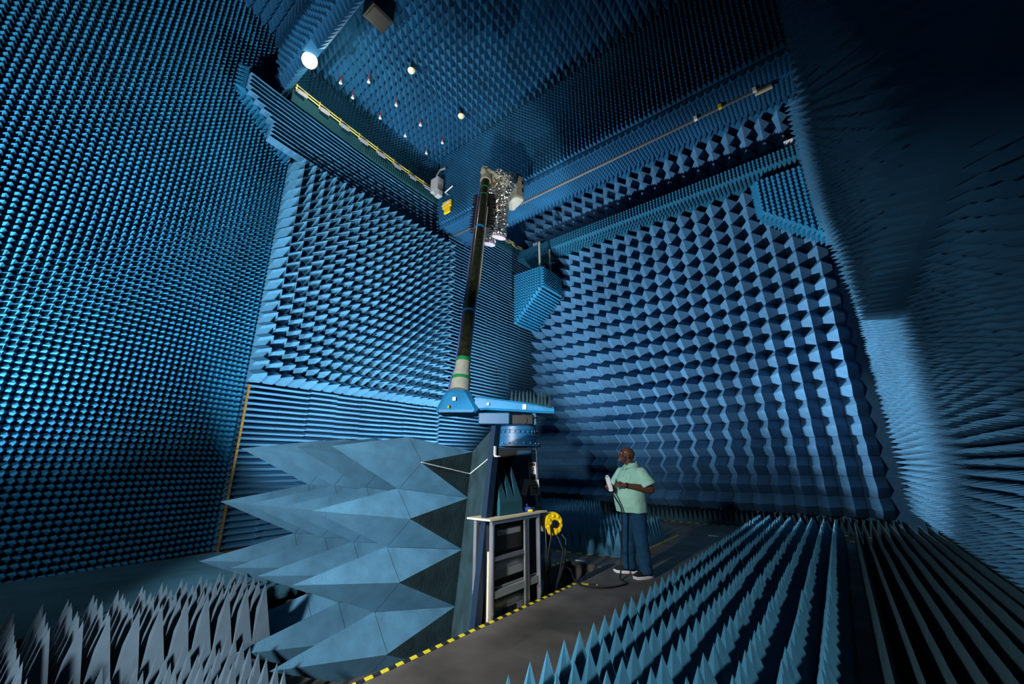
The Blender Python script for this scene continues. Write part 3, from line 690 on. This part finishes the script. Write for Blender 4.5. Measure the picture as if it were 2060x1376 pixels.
for y, x in ((.17,.10),(-.17,.17)):
    b = MB(); caps(b, (x-.06,y,.10), (x+.13,y,.05), .085, .075); ellip(b, (x-.06,y,.08), (.09,.08,.09)); bo = blend(b, 'boot', M_foil, suit, .011, 3, .5, lambda c: .008*noise.noise(c*22))
    b = MB(); rings = []
    for zz, k in ((-.035, 1.0), (.012, 1.05)):
        rings.append([Vector((x+.035+.155*k*math.cos(a), y+.078*k*math.sin(a)*(1-.15*math.cos(a)), zz)) for a in [2*PI*j/20 for j in range(20)]])
    b.loft(rings); b.build('sole', M_sole2, bo)
b = MB()
rings = []
for z, k in ((1.06,.94),(1.10,1.0),(1.54,1.0),(1.64,.94),(1.70,.80)):
    rings.append([Vector((-.33+sx*.13*k, sy*.26*k, z)) for sx, sy in ((.7,-1),(1,-.8),(1,.8),(.7,1),(-.7,1),(-1,.8),(-1,-.8),(-.7,-1))])
b.loft(rings); bp_ = b.build('backpack', M_pack, suit); bp_['label'] = 'boxy white fabric backpack'
for z in (1.22, 1.42):
    b = MB(); b.box((-.42,.262,z),(-.38,.272,z+.10)); b.build('vent', M_black, bp_)
b = MB(); b.mesh([(.24+.015*math.cos(0),0,0)], []); b = MB(); b.lathe([(.085,0),(.095,.012),(.08,.02)], 20, Matrix.Translation((.235,-.03,1.40)) @ Matrix.Rotation(R(75),4,'Y')); b.build('chest_disc', M_brass, suit, True)

# ------------------------------------------------------------------ equipment rack
rk = thing('equipment_rack', 'open aluminium equipment rack full of dark instruments at the walkway edge', 'rack', (0, 0, 0))
X0, X1, Y0, Y1, RT = -3.29, -3.02, 3.50, 4.40, 0.90
for x in (X0, X1-.04):
    for y in (Y0, Y1-.04):
        b = MB(); b.box((x, y, -.40), (x+.04, y+.04, RT-.04))
        for k in (-1, 1): b.box((x+.02+k*.0205-.002, y+.012, -.39), (x+.02+k*.0205+.002, y+.028, RT-.05))
        b.build('post', M_alu, rk)
for z in (RT-.04, ):
    b = MB(); b.box((X0, Y0, z), (X0+.04, Y1, z+.04)); b.build('rail', M_alu, rk); b = MB(); b.box((X1-.04, Y0, z), (X1, Y1, z+.04)); b.build('rail', M_alu, rk)
b = MB(); b.box((X1-.035, Y0+.04, .50), (X1-.005, Y1-.26, .54)); b.build('shelf_rail', M_alu, rk)
b = MB(); b.box((X1-.03, Y1-.27, -.38), (X1, Y1-.235, RT-.04)); b.build('slotted_post', M_alu, rk)
b = MB(); b.box((X1-.02, Y1-.32, -.38), (X1+.002, Y1-.285, RT-.04))
b.build('slotted_post', M_steel, rk)
b = MB(); b.box((X1-.04, Y0+.04, .155), (X1-.005, Y1-.04, .225)); b.box((X1-.045, Y0+.04, .23), (X1-.04, Y1-.04, .25)); b.build('cable_tray', M_grey, rk)
for (y0, y1, z0, z1, m_) in ((3.62, 4.12, .56, .80, M_black), (3.60, 4.14, .30, .47, M_grey), (3.60, 4.14, -.32, .10, M_grey)):
    b = MB(); b.bbox((-3.20, (y0+y1)/2, (z0+z1)/2), (.22, y1-y0, z1-z0), .008); q = b.build('instrument', m_, rk)
    b = MB(); b.box((-3.092, y0+.04, z1-.075), (-3.086, y1-.04, z1-.02)); b.build('front_strip', M_steel if m_ is M_grey else M_grey, q)
    if z0 < 0:
        b = MB(); b.box((-3.092, y0+.16, -.12), (-3.086, y1-.14, .01)); b.build('screen', M_black, q)
b = MB(); b.box((X0+.04, Y0+.01, -.38), (X1-.04, Y0+.02, RT-.05)); b.build('dark_side_sheet', M_black, rk)  # black sheet stands for the dark inside of the open rack end
b = MB(); b.box((X1-.055, Y0-.012, -.38), (X1-.035, Y0-.002, RT-.3)); b.build('side_strip', M_wood, rk)
b = MB(); b.box((X0+.005, Y0+.05, -.38), (X0+.015, Y1-.05, RT-.05)); b.build('back_panel', M_black, rk)  # black sheet that keeps the inside of the rack dark
b = MB(); b.mesh([(X0-.05, Y0-.06, RT+.002), (X1+.02, Y0-.06, RT+.002), (X1+.03, Y1+.12, RT+.002), (X0-.03, Y1+.05, RT+.002)] + [(X0-.05, Y0-.06, RT+.02), (X1+.02, Y0-.06, RT+.02), (X1+.03, Y1+.12, RT+.02), (X0-.03, Y1+.05, RT+.02)],
   [(0,3,2,1),(4,5,6,7),(0,1,5,4),(1,2,6,5),(2,3,7,6),(3,0,4,7)]); b.build('top_board', M_wood, rk)
b = MB(); b.cyl((X1, Y1-.06, .12),(X1+.004, Y1-.06, .12), .008); b.build('indicator', M_red, rk)
# spiky foam offcut and a tool on the rack top
b = MB(); b.box((-3.34, 3.72, RT+.021), (-3.10, 4.14, RT+.16)); grid(b, (-3.34,3.72,RT+.16), (.24,0,0), (0,.42,0), (0,0,1), 1, 3, .40, 'sq', keep=lambda c: True)
tag(b.build('foam_offcut', F_teal), 'dark teal foam offcut with three tall spikes standing on the rack top', 'foam')
tl = thing('hand_tool', 'small blue and yellow hand tool lying on the rack top beside the foam offcut', 'tool', (-3.12, 4.26, RT+.021), R(60))
b = MB(); b.bbox((0,0,.03), (.11,.05,.05), .012); b.build('grip', M_tool, tl); b = MB(); b.cyl((.05,0,.03),(.10,0,.035),.02); b.cyl((0,0,.05),(.0,.0,.09),.015); b.build('head', M_navy, tl)
b = MB(); b.bbox((.03,-.035,.015), (.06,.02,.025), .005); b.build('clip', M_yellow, tl)

# ------------------------------------------------------------------ yellow reel, connector box, cables by the pit
rl = thing('cable_reel', 'yellow round cable reel with bosses beside the rack and pedestal', 'reel', (-3.02, 4.68, 0.0), R(-20))
Mx = Matrix.Translation((0,0,.75)) @ Matrix.Rotation(R(90),4,'Y')
b = MB(); b.lathe([(.10,-.05),(.135,-.045),(.14,-.03),(.14,.02),(.13,.035),(.10,.035)], 32, Mx); rim = b.build('drum', M_yellow, rl, True)
b = MB(); b.lathe([(.05,.035),(.045,.055),(.015,.055)], 20, Mx)
b.build('hub', M_black, rl, True)
for k in range(8):
    a = 2*PI*k/8 + .2; p = Vector((0, .098*math.cos(a), .75+.098*math.sin(a)))
    b = MB(); b.cyl(p+Vector((.034,0,0)), p+Vector((.05,0,0)), .017, .014, 12); b.build('boss', M_yellow, rl)
b = MB(); b.bbox((-.13,.02,.74), (.12,.16,.20), .01); b.build('connector_box', M_grey, rl)
b = MB(); b.cyl((-.13,.02,-.55),(-.13,.02,.66),.025); b.build('stand_pole', M_navy, rl)
for k, (pts) in enumerate([[(-3.1,4.70,.70),(-3.0,4.60,.74),(-2.97,4.56,.62),(-3.02,4.55,.40),(-3.1,4.6,.1),(-3.2,4.7,-.3)], [(-3.12,4.66,.72),(-3.04,4.54,.70),(-3.02,4.52,.5),(-3.06,4.55,.25),(-3.15,4.62,-.2)],
                           [(-3.08,4.76,.68),(-2.95,4.70,.58),(-2.90,4.72,.45),(-2.96,4.74,.25),(-3.1,4.8,-.1)], [(-3.06,4.82,.70),(-2.93,4.84,.55),(-2.96,4.84,.3),(-3.12,4.86,-.05)]]):
    b = MB(); cur = [Vector(p) for p in pts]; b.tube(cur, .011, 8); tag(b.build('cable', M_cable, None, True), ['black cable looping from the connector box down behind the rack, outermost of the bundle', 'black cable hugging the rack post behind the rack', 'black cable bulging furthest out below the yellow reel', 'black cable dropping straight from under the yellow reel into the pit'][k], 'cable', 'cables below the yellow reel')
# foam wedge leaning in the pit
b = MB(); b.mesh([(-3.35,4.55,-.54),(-3.02,4.60,-.54),(-3.05,5.05,-.54),(-3.40,5.05,-.54),(-3.18,4.98,.12)], [(0,3,2,1),(0,1,4),(1,2,4),(2,3,4),(3,0,4)])
tag(b.build('foam_wedge', F_field), 'blue foam wedge standing in the pit behind the rack', 'foam')

# ------------------------------------------------------------------ the man
man = thing('person', 'man in mint polo shirt and jeans holding a controller, looking up at the suit', 'person', (-2.47, 5.97, 0), math.atan2(-.886, -.464))
HC = Vector((.035, -.01, 1.60))
HR = Matrix.Translation(HC) @ Matrix.Rotation(R(-28), 4, 'Z') @ Matrix.Rotation(R(-20), 4, 'Y')
def hp(x, y, z): return HR @ Vector((x, y, z))
b = MB()
# skull, jaw, face features (head frame: x forward, z up, 0 at eye level)
ellip(b, hp(-.015,0,.035), (.103,.078,.092), HR.to_3x3().to_4x4()); ellip(b, hp(.03,0,-.045), (.062,.060,.075), HR.to_3x3().to_4x4())
caps(b, hp(.055,0,-.095), hp(.065,0,-.10), .034, .030); ellip(b, hp(.072,0,.03), (.03,.058,.035), HR.to_3x3().to_4x4())
caps(b, hp(.088,0,.012), hp(.110,0,-.028), .010, .016); ellip(b, hp(.100,.013,-.032), (.012,.009,.009)); ellip(b, hp(.100,-.013,-.032), (.012,.009,.009))
caps(b, hp(.086,-.024,-.062), hp(.086,.024,-.062), .011, .011); caps(b, hp(.082,-.02,-.076), hp(.082,.02,-.076), .012, .012)
caps(b, hp(.085,.018,.026), hp(.078,.045,.026), .010, .008); caps(b, hp(.085,-.018,.026), hp(.078,-.045,.026), .010, .008)
ellip(b, hp(.060,.045,-.03), (.025,.02,.025)); ellip(b, hp(.060,-.045,-.03), (.025,.02,.025))
for s_ in (-1, 1): ellip(b, hp(-.018, s_*.083, -.012), (.020,.010,.033), HR.to_3x3().to_4x4() @ Matrix.Rotation(R(-12),4,'Y'))
caps(b, (-.03,0,1.40), HC+Vector((-.03,0,-.06)), .072, .064)
chain(b, [(-.03,-.10,1.34),(-.03,.10,1.34)], [.07,.07])
# arms
S1, E1, W1_ = Vector((-.02,.215,1.345)), Vector((-.075,.315,1.13)), Vector((.22,.165,1.185))
S2, E2, W2_ = Vector((-.02,-.215,1.345)), Vector((.06,-.30,1.11)), Vector((.305,-.105,1.13))
chain(b, [S1, E1], [.066,.056]); caps(b, E1, E1.lerp(W1_,.35), .056, .052); caps(b, E1.lerp(W1_,.35), W1_, .052, .034)
chain(b, [S2, E2], [.066,.056]); caps(b, E2, E2.lerp(W2_,.35), .056, .052); caps(b, E2.lerp(W2_,.35), W2_, .052, .034)
caps(b, (-.03,0,1.2), (-.03,0,1.4), .11, .10)
def hand(b, wrist, direction, palm_n, fl, curl, s=1):
    """palm plus four fingers of unequal length and a thumb from the side of the palm"""
    d = Vector(direction).normalized(); n = Vector(palm_n); n = (n - d*n.dot(d)).normalized(); t = d.cross(n)*s
    pc = wrist + d*.05; M3 = Matrix((d, t, n)).transposed().to_4x4()
    ellip(b, pc, (.055,.043,.018), M3); caps(b, wrist-d*.02, wrist+d*.015, .031, .028)
    for k, (off, ln) in enumerate(((-.030,.066),(-.010,.076),(.011,.072),(.030,.056))):
        p = wrist + d*.088 + t*off; ang = curl
        q = p + (d*math.cos(ang) + n*math.sin(ang))*ln*.45; ang += curl*1.1; r = q + (d*math.cos(ang) + n*math.sin(ang))*ln*.33; ang += curl*.8
        e = r + (d*math.cos(ang) + n*math.sin(ang))*ln*.26
        chain(b, [p - d*.012, q, r, e], [.0095,.009,.0085,.0075])
    p = wrist + d*.03 - t*.032; chain(b, [p, p - t*.020 + d*.030 + n*.012, p - t*.012 + d*.055 + n*.028], [.0125,.011,.009])
hand(b, W1_ + (W1_-E1).normalized()*.03, (W1_-E1).normalized() + Vector((.15,-.15,0)), (-.2,-.7,-.5), .07, .55, 1)
hand(b, W2_ + (W2_-E2).normalized()*.03, (W2_-E2).normalized() + Vector((.1,.1,-.1)), (-.1,.4,.9), .07, .6, -1)
body = blend(b, 'body', M_skin, man, .0065, 4, .5)
# face details
b = MB()
for s_ in (-1, 1): ellip(b, hp(.084, s_*.031, .004), (.010,.014,.010))
ey = b.build('eyes', M_white, body, True)
b = MB()
ellip(b, hp(.082,0,-.106), (.020,.027,.016), None, 10); caps(b, hp(.092,-.020,-.054), hp(.092,.020,-.054), .007, .007, 8)
for s_ in (-1, 1): caps(b, hp(.088,s_*.024,-.058), hp(.078,s_*.024,-.098), .007, .009, 8)
blend(b, 'beard', M_hair, body, .006, 4)
b = MB()
for s_ in (-1, 1):
    c = [hp(.107, s_*.034 + .024*math.cos(a), .004 + .019*math.sin(a)) for a in [2*PI*j/18 for j in range(19)]]; b.tube(c, .0022, 6)
    b.tube([hp(.107, s_*.058, .010), hp(.06, s_*.079, .012), hp(-.02, s_*.083, .008)], .0025, 6)
b.tube([hp(.107,-.011,.008), hp(.112,0,.011), hp(.107,.011,.008)], .002, 6)
gl = b.build('glasses', M_black, man, True)
b = MB()
for s_ in (-1, 1):
    ring = [hp(.107, s_*.034 + .022*math.cos(a), .004 + .017*math.sin(a)) for a in [2*PI*j/18 for j in range(18)]]; ring2 = [p + (hp(.002,0,0)-hp(0,0,0)) for p in ring]; b.loft([ring, ring2])
b.build('lens', M_glass, gl)
# polo shirt
b = MB()
def ering(z, cx, rx, ry, n=28): return [Vector((cx+rx*math.copysign(abs(math.cos(a))**.85, math.cos(a)), ry*math.copysign(abs(math.sin(a))**.85, math.sin(a)), z)) for a in [2*PI*j/n for j in range(n)]]
b.loft([ering(.815,.015,.182,.238), ering(.90,.03,.192,.242), ering(1.02,.042,.196,.242), ering(1.14,.032,.182,.238), ering(1.25,.012,.160,.235), ering(1.34,-.01,.132,.222), ering(1.39,-.022,.115,.185), ering(1.43,-.03,.10,.135), ering(1.465,-.03,.084,.092)])
for S, E in ((S1,E1),(S2,E2)):
    q = S.lerp(E, .80); b.tube([S+Vector((-.01,-S.y*.45,.0)), S+Vector((0,0,.005)), S.lerp(E,.25), S.lerp(E,.55), q], [.078,.088,.098,.106,.112], 20)
def folds(c): return .010*noise.noise(Vector((c.x*7, c.y*9, c.z*3.2))) + .003*noise.noise(c*18)
sh = blend(b, 'polo_shirt', M_shirt, man, .009, 6, .5, folds)
b = MB(); n_ = 22; r0, r1, r2 = [], [], []
for k in range(n_):
    a = R(16) + (2*PI-R(32))*k/(n_-1); f = .5+.5*math.cos(a)                      # f = 1 in front, 0 behind the neck
    r0.append(Vector((-.03+.088*math.cos(a), .094*math.sin(a), 1.455-.012*f))); r1.append(Vector((-.033+.086*math.cos(a), .092*math.sin(a), 1.505-.030*f)))
    r2.append(Vector((-.025+(.122+.02*f)*math.cos(a), (.128-.01*f)*math.sin(a), 1.462-.050*f-(.022 if k in (0, n_-1) else 0))))
b.loft([r0, r1, r2], caps=False, closed=False)
co = b.build('collar', M_shirt, sh, True); sd = co.modifiers.new('t', 'SOLIDIFY'); sd.thickness = .007
def patch(name, y0, y1, z0, z1, x, n=6):
    b = MB()
    for i in range(n):
        for k in range(n):
            ya, yb, za, zb = y0+(y1-y0)*i/n, y0+(y1-y0)*(i+1)/n, z0+(z1-z0)*k/n, z0+(z1-z0)*(k+1)/n
            b.poly([(x, ya, za), (x, yb, za), (x, yb, zb), (x, ya, zb)])
    o = b.build(name, M_shirt, sh)
    sw = o.modifiers.new('s', 'SHRINKWRAP'); sw.target = sh; sw.wrap_method = 'PROJECT'; sw.use_project_x = True; sw.use_project_y = False; sw.use_project_z = False; sw.use_negative_direction = True; sw.use_positive_direction = False; sw.offset = .004
    so_ = o.modifiers.new('t', 'SOLIDIFY'); so_.thickness = .006; so_.offset = 0
    return o
patch('chest_pocket', .055, .155, 1.205, 1.32, .3); patch('placket', -.017, .017, 1.29, 1.42, .3)
b = MB(); b.cyl((.118,0,1.345),(.134,0,1.349),.006); b.build('button', M_white, sh)
# jeans
b = MB()
b.loft([ering(.80,.0,.135,.185), ering(.90,.0,.15,.20), ering(.98,.0,.14,.18)])
L1 = [(.0,.10,.82),(.01,.125,.50),(.0,.165,.14),(.0,.17,.055)]; L2 = [(.0,-.10,.82),(.03,-.105,.50),(.035,-.12,.14),(.035,-.125,.065)]
for L in (L1, L2): b.tube(L, [.118,.098,.088,.092], 20); caps(b, L[0], (L[0][0], L[0][1], .88), .118, .11)
def jf(c): return (.014 if c.z < .30 else .006)*noise.noise(Vector((c.x*8, c.y*8, c.z*16))) + .003*noise.noise(c*20)
blend(b, 'jeans', M_jean, man, .009, 4, .5, jf)
for name, ox, oy, ang in (('shoe', -.01, .175, R(-5)), ('shoe', .03, -.13, R(-38))):
    MT = Matrix.Translation((ox, oy, 0)) @ Matrix.Rotation(ang, 4, 'Z')
    b = MB(); T = lambda *p: MT @ Vector(p)
    ellip(b, T(.10,0,.05), (.125,.044,.045), MT.to_3x3().to_4x4()); ellip(b, T(-.02,0,.065), (.075,.043,.06), MT.to_3x3().to_4x4()); caps(b, T(-.02,0,.06), T(-.015,0,.13), .045, .044)
    shoe = blend(b, name, M_shoe, man, .007, 4)
    b = MB(); rings = []
    for zz, k in ((.002,.96),(.012,1.0),(.030,1.02),(.038,.96)):
        rings.append([T(.065+.165*k*math.cos(a), (.047+.006*math.cos(a))*k*math.sin(a), zz + (.008 if math.cos(a) > .8 else 0)) for a in [2*PI*j/28 for j in range(28)]])
    b.loft(rings); b.build('sole', M_sole, shoe, True)
# watch and ring
wd = (W1_-E1).normalized(); wp = W1_ - wd*.005
b = MB(); b.tube([wp-wd*.012, wp+wd*.012], .0375, 20); wt = b.build('watch', M_black, man, True)
b = MB(); b.cbox(wp + Vector((.01,.012,.036)), (.034,.03,.008), Matrix.Rotation(R(-15),4,'X')); b.build('watch_face', M_steel, wt)
# controller in his hands
G = Vector((.395,.005,1.205))
ctl = thing('controller', 'pale grey handheld controller box held by the man', 'controller', man.matrix_world @ Vector((0,0,0)), 0)
ctl.matrix_world = Matrix.Translation((-2.47, 5.97, 0)) @ Matrix.Rotation(math.atan2(-.886, -.464), 4, 'Z') @ Matrix.Translation(G) @ Matrix.Rotation(R(14), 4, 'Y') @ Matrix.Rotation(R(-25), 4, 'Z')
b = MB(); b.bbox((0,0,0), (.055,.085,.20), .006); b.build('case', M_white, ctl)
b = MB(); b.box((-.022,-.036,.1005),(.022,.036,.104)); b.build('end_plate', M_black, ctl)
b = MB(); b.cbox((.0,.0,.112),(.03,.06,.014)); b.build('switch_bar', M_paper, ctl)
# its cable, across the floor to the pit
MW = Matrix.Translation((-2.47, 5.97, 0)) @ Matrix.Rotation(math.atan2(-.886, -.464), 4, 'Z')
cp = [MW @ Vector(p) for p in ((.385,.02,1.10),(.33,.06,1.0),(.27,.08,.86),(.27,.06,.6),(.30,.04,.3),(.34,.06,.10),(.40,.12,.025))]
cp += [Vector(p) for p in ((-2.42,5.45,.012),(-2.55,5.13,.012),(-2.80,5.02,.012),(-3.0,5.13,.03),(-3.12,5.25,.10),(-3.25,5.30,.08),(-3.4,5.2,-.2),(-3.45,5.0,-.5))]
def smoothpath(P, k=6):
    out = []
    for i in range(len(P)-1):
        p0, p1, p2, p3 = P[max(i-1,0)], P[i], P[i+1], P[min(i+2,len(P)-1)]
        for j in range(k):
            t = j/k; out.append(0.5*((2*p1)+(p2-p0)*t+(2*p0-5*p1+4*p2-p3)*t*t+(3*p1-p0-3*p2+p3)*t**3))
    return out+[P[-1]]
b = MB(); b.tube(smoothpath(cp), .011, 8); tag(b.build('controller_cable', M_cable, None, True), 'black cable from the handheld controller looping across the walkway into the pit', 'cable')

# ------------------------------------------------------------------ foam covered boxes under the gallery beam
def foam_box(name, label, xa, xb, yf, yk, zt, zl, zr, dens):
    """box against the wall, underside slanting from zl at xa to zr at xb"""
    o = thing(name, label, 'foam box', ((xa+xb)/2, yf, min(zl, zr)))
    T = Vector(((xa+xb)/2, yf, min(zl, zr)))
    v = [Vector(p)-T for p in ((xa,yf,zl),(xb,yf,zr),(xb,yf,zt),(xa,yf,zt),(xa,yk,zl),(xb,yk,zr),(xb,yk,zt),(xa,yk,zt))]
    b = MB(); b.mesh(v, [(0,1,2,3),(5,4,7,6),(1,5,6,2),(4,0,3,7),(3,2,6,7),(4,5,1,0)]); b.build('case', M_grey, o)
    b = MB(); zlo = min(zl, zr)
    nu = round((xb-xa)/dens); nv = round((zt-zlo)/dens)
    kp = lambda c: c.z+T.z > zl + (zr-zl)*(c.x+T.x-xa)/(xb-xa)
    grid(b, Vector((xa,yf,zlo))-T, (xb-xa,0,0), (0,0,zt-zlo), (0,-1,0), nu, nv, .14, 'sq', keep=kp, jit=.006); b.build('front_foam', F_trim, o)
    b = MB(); X, zz, n = (xb, zr, 1) if zr > zl else (xa, zl, -1)
    grid(b, Vector((X,yf,zz))-T, (0,yk-yf,0), (0,0,zt-zz), (n,0,0), round((yk-yf)/dens), round((zt-zz)/dens), .14, 'sq', keep=lambda c: True, jit=.006); b.build('side_foam', F_trim, o)
    b = MB(); d = Vector((xb-xa,0,zr-zl)); nn = Vector((d.z,0,-d.x)).normalized()
    grid(b, Vector((xa,yf,zl))-T, d, (0,yk-yf,0), nn, round(d.length/dens), round((yk-yf)/dens), .16, 'sq', keep=lambda c: True, jit=.006); b.build('underside_foam', F_trim, o)
    return o
o = foam_box('foam_box', 'cyan foam covered box hanging in the wall corner below the gallery, wedge shaped underneath', -8.25, -7.10, 10.65, 11.93, 8.15, 6.25, 7.35, .105)
T_ = o.location
for dx, dy in ((1.08, .08), (1.08, .75)):
    b = MB(); b.box((-8.25+dx-.03-T_.x, dy-.03, 8.15-T_.z), (-8.25+dx+.03-T_.x, dy+.03, 9.2-T_.z)); b.build('hanger_post', M_cream, o)
foam_box('foam_box', 'dark foam covered box under the gallery beam by the far end of the right wall', -.46, .84, 11.45, 11.88, 8.92, 7.95, 6.75, .115)

# ------------------------------------------------------------------ gallery rails, lamp and fittings
gy = thing('gallery_railing', 'yellow guard rail with white clamp plates along the gallery over the ribbed wall', 'railing', (XA+.27, 2.3, 9.765))
def gx(y): return out(y + 2.3)                      # the gallery edge bows slightly towards its near end
for z in (.06, .14):
    b = MB(); b.tube([(gx(y), y, z) for y in (.2, .8, 1.4, 2.0, 2.7, 3.4, 4.2, 5.5, 10.0)], .014, 8); b.build('rail', M_rail, gy)
for k in range(17):
    y = .35 + k*.57; x = gx(y)
    b = MB(); b.box((x-.02,y-.11,.005),(x+.09,y+.11,.02)); b.box((x+.075,y-.11,-.10),(x+.09,y+.11,.02)); pl = b.build('clamp_plate', M_pale, gy)
    b = MB(); b.box((x-.015,y-.13,.0),(x+.015,y-.11,.19)); b.build('post', M_rail, pl)
LL = Vector((-7.36, 2.36, 9.72))
lp = thing('floodlight', 'glaring round floodlight hanging from the edge of the header', 'lamp', LL)
LQ = Vector((.62, -.20, -.72)).to_track_quat('Z', 'Y').to_matrix().to_4x4()
b = MB(); b.lathe([(.05,-.24),(.13,-.18),(.165,-.05),(.17,.0),(.155,.0),(.12,-.05)], 28, LQ); b.build('housing', M_black, lp, True)
M_lamp = mat('lamp_glow', (1, 1, .9), .5, emit=(1.0, .98, .62), estr=14)
b = MB(); b.lathe([(.02,.07),(.08,.055),(.13,.02),(.154,-.01),(.10,-.02)], 28, LQ); b.build('lens', M_lamp, lp, True)
b = MB(); b.tube([(0,.0,.18),(0,0,.3)], .02, 8); b.build('bracket', M_black, lp)
spot('floodlight_light', LL + Vector((.10, .36, -.10)), (-5.0, 7.2, 10.6), 260, 60, .8, .12, (1.0, .97, .80))
pl = bpy.data.lights.new('floodlight_spill', 'POINT'); pl.energy = 80; pl.shadow_soft_size = .10; pl.color = (1.0, .97, .72)
po = bpy.data.objects.new('floodlight_spill', pl); C.objects.link(po); po.location = LL + Vector((.15, .62, .16))

spot('upper_fill_light', LL + Vector((.3, .9, .45)), (-7.6, 6.6, 9.9), 90, 120, .9, .12, (1.0, .98, .86))  # added spot beside the floodlight, brightens the lintel and upper wall
spk = [(-12.55,5.21),(-11.65,5.86),(-12.78,5.86),(-11.70,7.16),(-12.77,7.13),(-12.73,8.40),(-11.71,8.43),(-11.72,9.71),(-12.80,9.68)]
spl = ['nearest the floodlight', 'second of the outer row', 'second of the wall row', 'middle of the outer row', 'middle of the wall row',
       'fourth of the wall row', 'fourth of the outer row', 'farthest, close to the lintel foam', 'farthest, in the corner by the wall']
for (x, y), t in zip(spk, spl):
    o = thing('sprinkler', 'small red sprinkler by the high ceiling, ' + t, 'sprinkler', (x*.672, y*.672, 10.975), 0, 'sprinklers under the high ceiling'); o.scale = (.672,)*3
    b = MB(); b.cyl((0,0,.08),(0,0,.5),.025,n=8); b.build('pipe', M_red, o); b = MB(); b.cyl((0,0,-.06),(0,0,.08),.06,.03,10); b.build('head', M_white, o)
for (x, y), t in (((-9.94,6.56), 'round cream lamp dome hanging at the middle of the high ceiling'), ((-9.94,9.16), 'round cream lamp dome hanging by the lintel end of the high ceiling')):
    o = thing('dome_lamp', t, 'ceiling lamp', (x*.672, y*.672, 10.91), 0, 'dome lamps of the high ceiling'); o.scale = (.672,)*3
    b = MB(); b.cyl((0,0,.02),(0,0,.6),.06,.03,12); b.build('stem', M_black, o); b = MB(); b.lathe([(.03,-.10),(.10,-.07),(.14,0),(.12,.05),(.05,.08)], 20); b.build('lens', M_dome, o, True)
o = thing('ceiling_hatch', 'dark boxy fixture hanging from the high ceiling at the top of the photo', 'ceiling fixture', (-6.05, 3.06, 10.57)); o.scale = (.672,)*3
b = MB(); b.bbox((0,0,.54), (.62,.75,1.08), .02); b.build('case', M_black, o); b = MB(); b.box((-.25,-.3,-.03),(.25,.3,0)); b.build('grille', M_black, o)

o = thing('junction_box', 'white metal box with a curved pipe on the near corner of the lintel', 'box', (-8.62, 6.90, 9.63)); o.scale = (.672,)*3
b = MB(); b.bbox((.25,.0,.35), (.5,.4,.75), .03); b.build('case', M_pale, o); b = MB(); b.tube([(.2,.0,.7),(.2,.0,1.0),(.35,.05,1.25),(.6,.15,1.3)], .05, 8); b.build('pipe', M_grey, o)
b = MB(); b.bbox((.45,-.05,-.2), (.3,.25,.3), .02); b.build('camera_housing', M_pale, o)
o = thing('yellow_hoist', 'small yellow hoist plate on the lintel foam above the gallery end', 'hoist', (-8.10, 7.02, 8.82)); o.scale = (.672,)*3
b = MB(); b.bbox((0,.05,.45), (.55,.12,.35), .02); b.build('plate', M_yellow, o); b = MB(); b.bbox((.03,.05,.13), (.38,.10,.30), .02); b.build('hook_block', M_yellow, o)
b = MB(); b.cyl((-.27,-.03,.42),(.25,-.03,.5),.03); b.build('bar', M_cream, o)
b = MB(); b.tube([(-8.165,7.21,9.56),(-8.165,7.0,9.56),(-7.83,7.0,9.645)], .02, 8); tag(b.build('rod', M_paper), 'short pale rod sticking out of the lintel foam beside the white box', 'rod')
b = MB(); b.box((-.013,7.73,8.42),(.28,7.81,8.46)); b.box((-.013,7.795,8.42),(.28,7.81,8.57)); tag(b.build('bracket_plate', M_wood), 'pale brown bracket plate at the far end of the lintel soffit', 'bracket')
for k, (x, t) in enumerate(((-1.09, 'small white fitting on the door track, nearer the middle'), (-.62, 'small yellow fitting on the door track near its end'), (.0, 'small fitting beside the brown bracket plate'))):
    b = MB(); b.bbox((x, 7.68, 8.48), (.067,.067,.10), .006); tag(b.build('track_fitting', (M_white, M_yellow, M_paper)[k]), t, 'fitting')
for k, (x, y, t) in enumerate(((.48, 11.78, 'white camera on the gallery beam at its far end'), (-8.05, 11.9, 'white camera on the gallery beam near the foil suit'))):
    o = thing('gallery_camera', t, 'camera', (x, y, 9.63)); b = MB(); b.cyl((0,0,0),(0,0,.22),.03,n=8); b.build('post', M_grey, o); b = MB(); b.bbox((0,-.02,.27), (.22,.30,.12), .01); b.build('body', M_white, o)
b = MB(); b.box((XA+.18, 2.84, 0.0), (XA+.21, 2.88, 2.95)); tag(b.build('edge_strip', M_brass), 'thin brass edge strip on the wall corner left of the ribs', 'strip')
b = MB(); b.box((-7.32,7.39,8.46),(-6.25,7.47,8.50)); tag(b.build('soffit_bracket', M_cream), 'pale toothed bracket under the lintel soffit behind the mast', 'bracket')
# small things on the floor
b = MB(); b.mesh([(-3.0,5.02,.003),(-2.93,5.28,.003),(-2.98,6.35,.003),(-3.05,6.30,.003),(-3.06,5.9,.003)] + [(-3.0,5.02,.010),(-2.93,5.28,.010),(-2.98,6.35,.010),(-3.05,6.30,.010),(-3.06,5.9,.010)], [(0,4,3,2,1),(5,6,7,8,9),(0,1,6,5),(1,2,7,6),(2,3,8,7),(3,4,9,8),(4,0,5,9)])
tag(b.build('floor_gap_sheet', M_black), 'flat black sheet for the dark gap in the floor between the pit and the man', 'floor gap')  # black sheet stands in for the darkness of a gap in the floor
b = MB(); b.bbox((-3.50,6.20,.006), (.17,.05,.008), .002); tag(b.build('floor_marker', M_paper), 'small pale strip of tape on the floor beside the pit', 'tape')
b = MB(); b.bbox((-2.36,9.85,.012), (.20,.07,.02), .004); tag(b.build('floor_plate', M_paper), 'small white plate on the walkway beyond the man', 'plate')
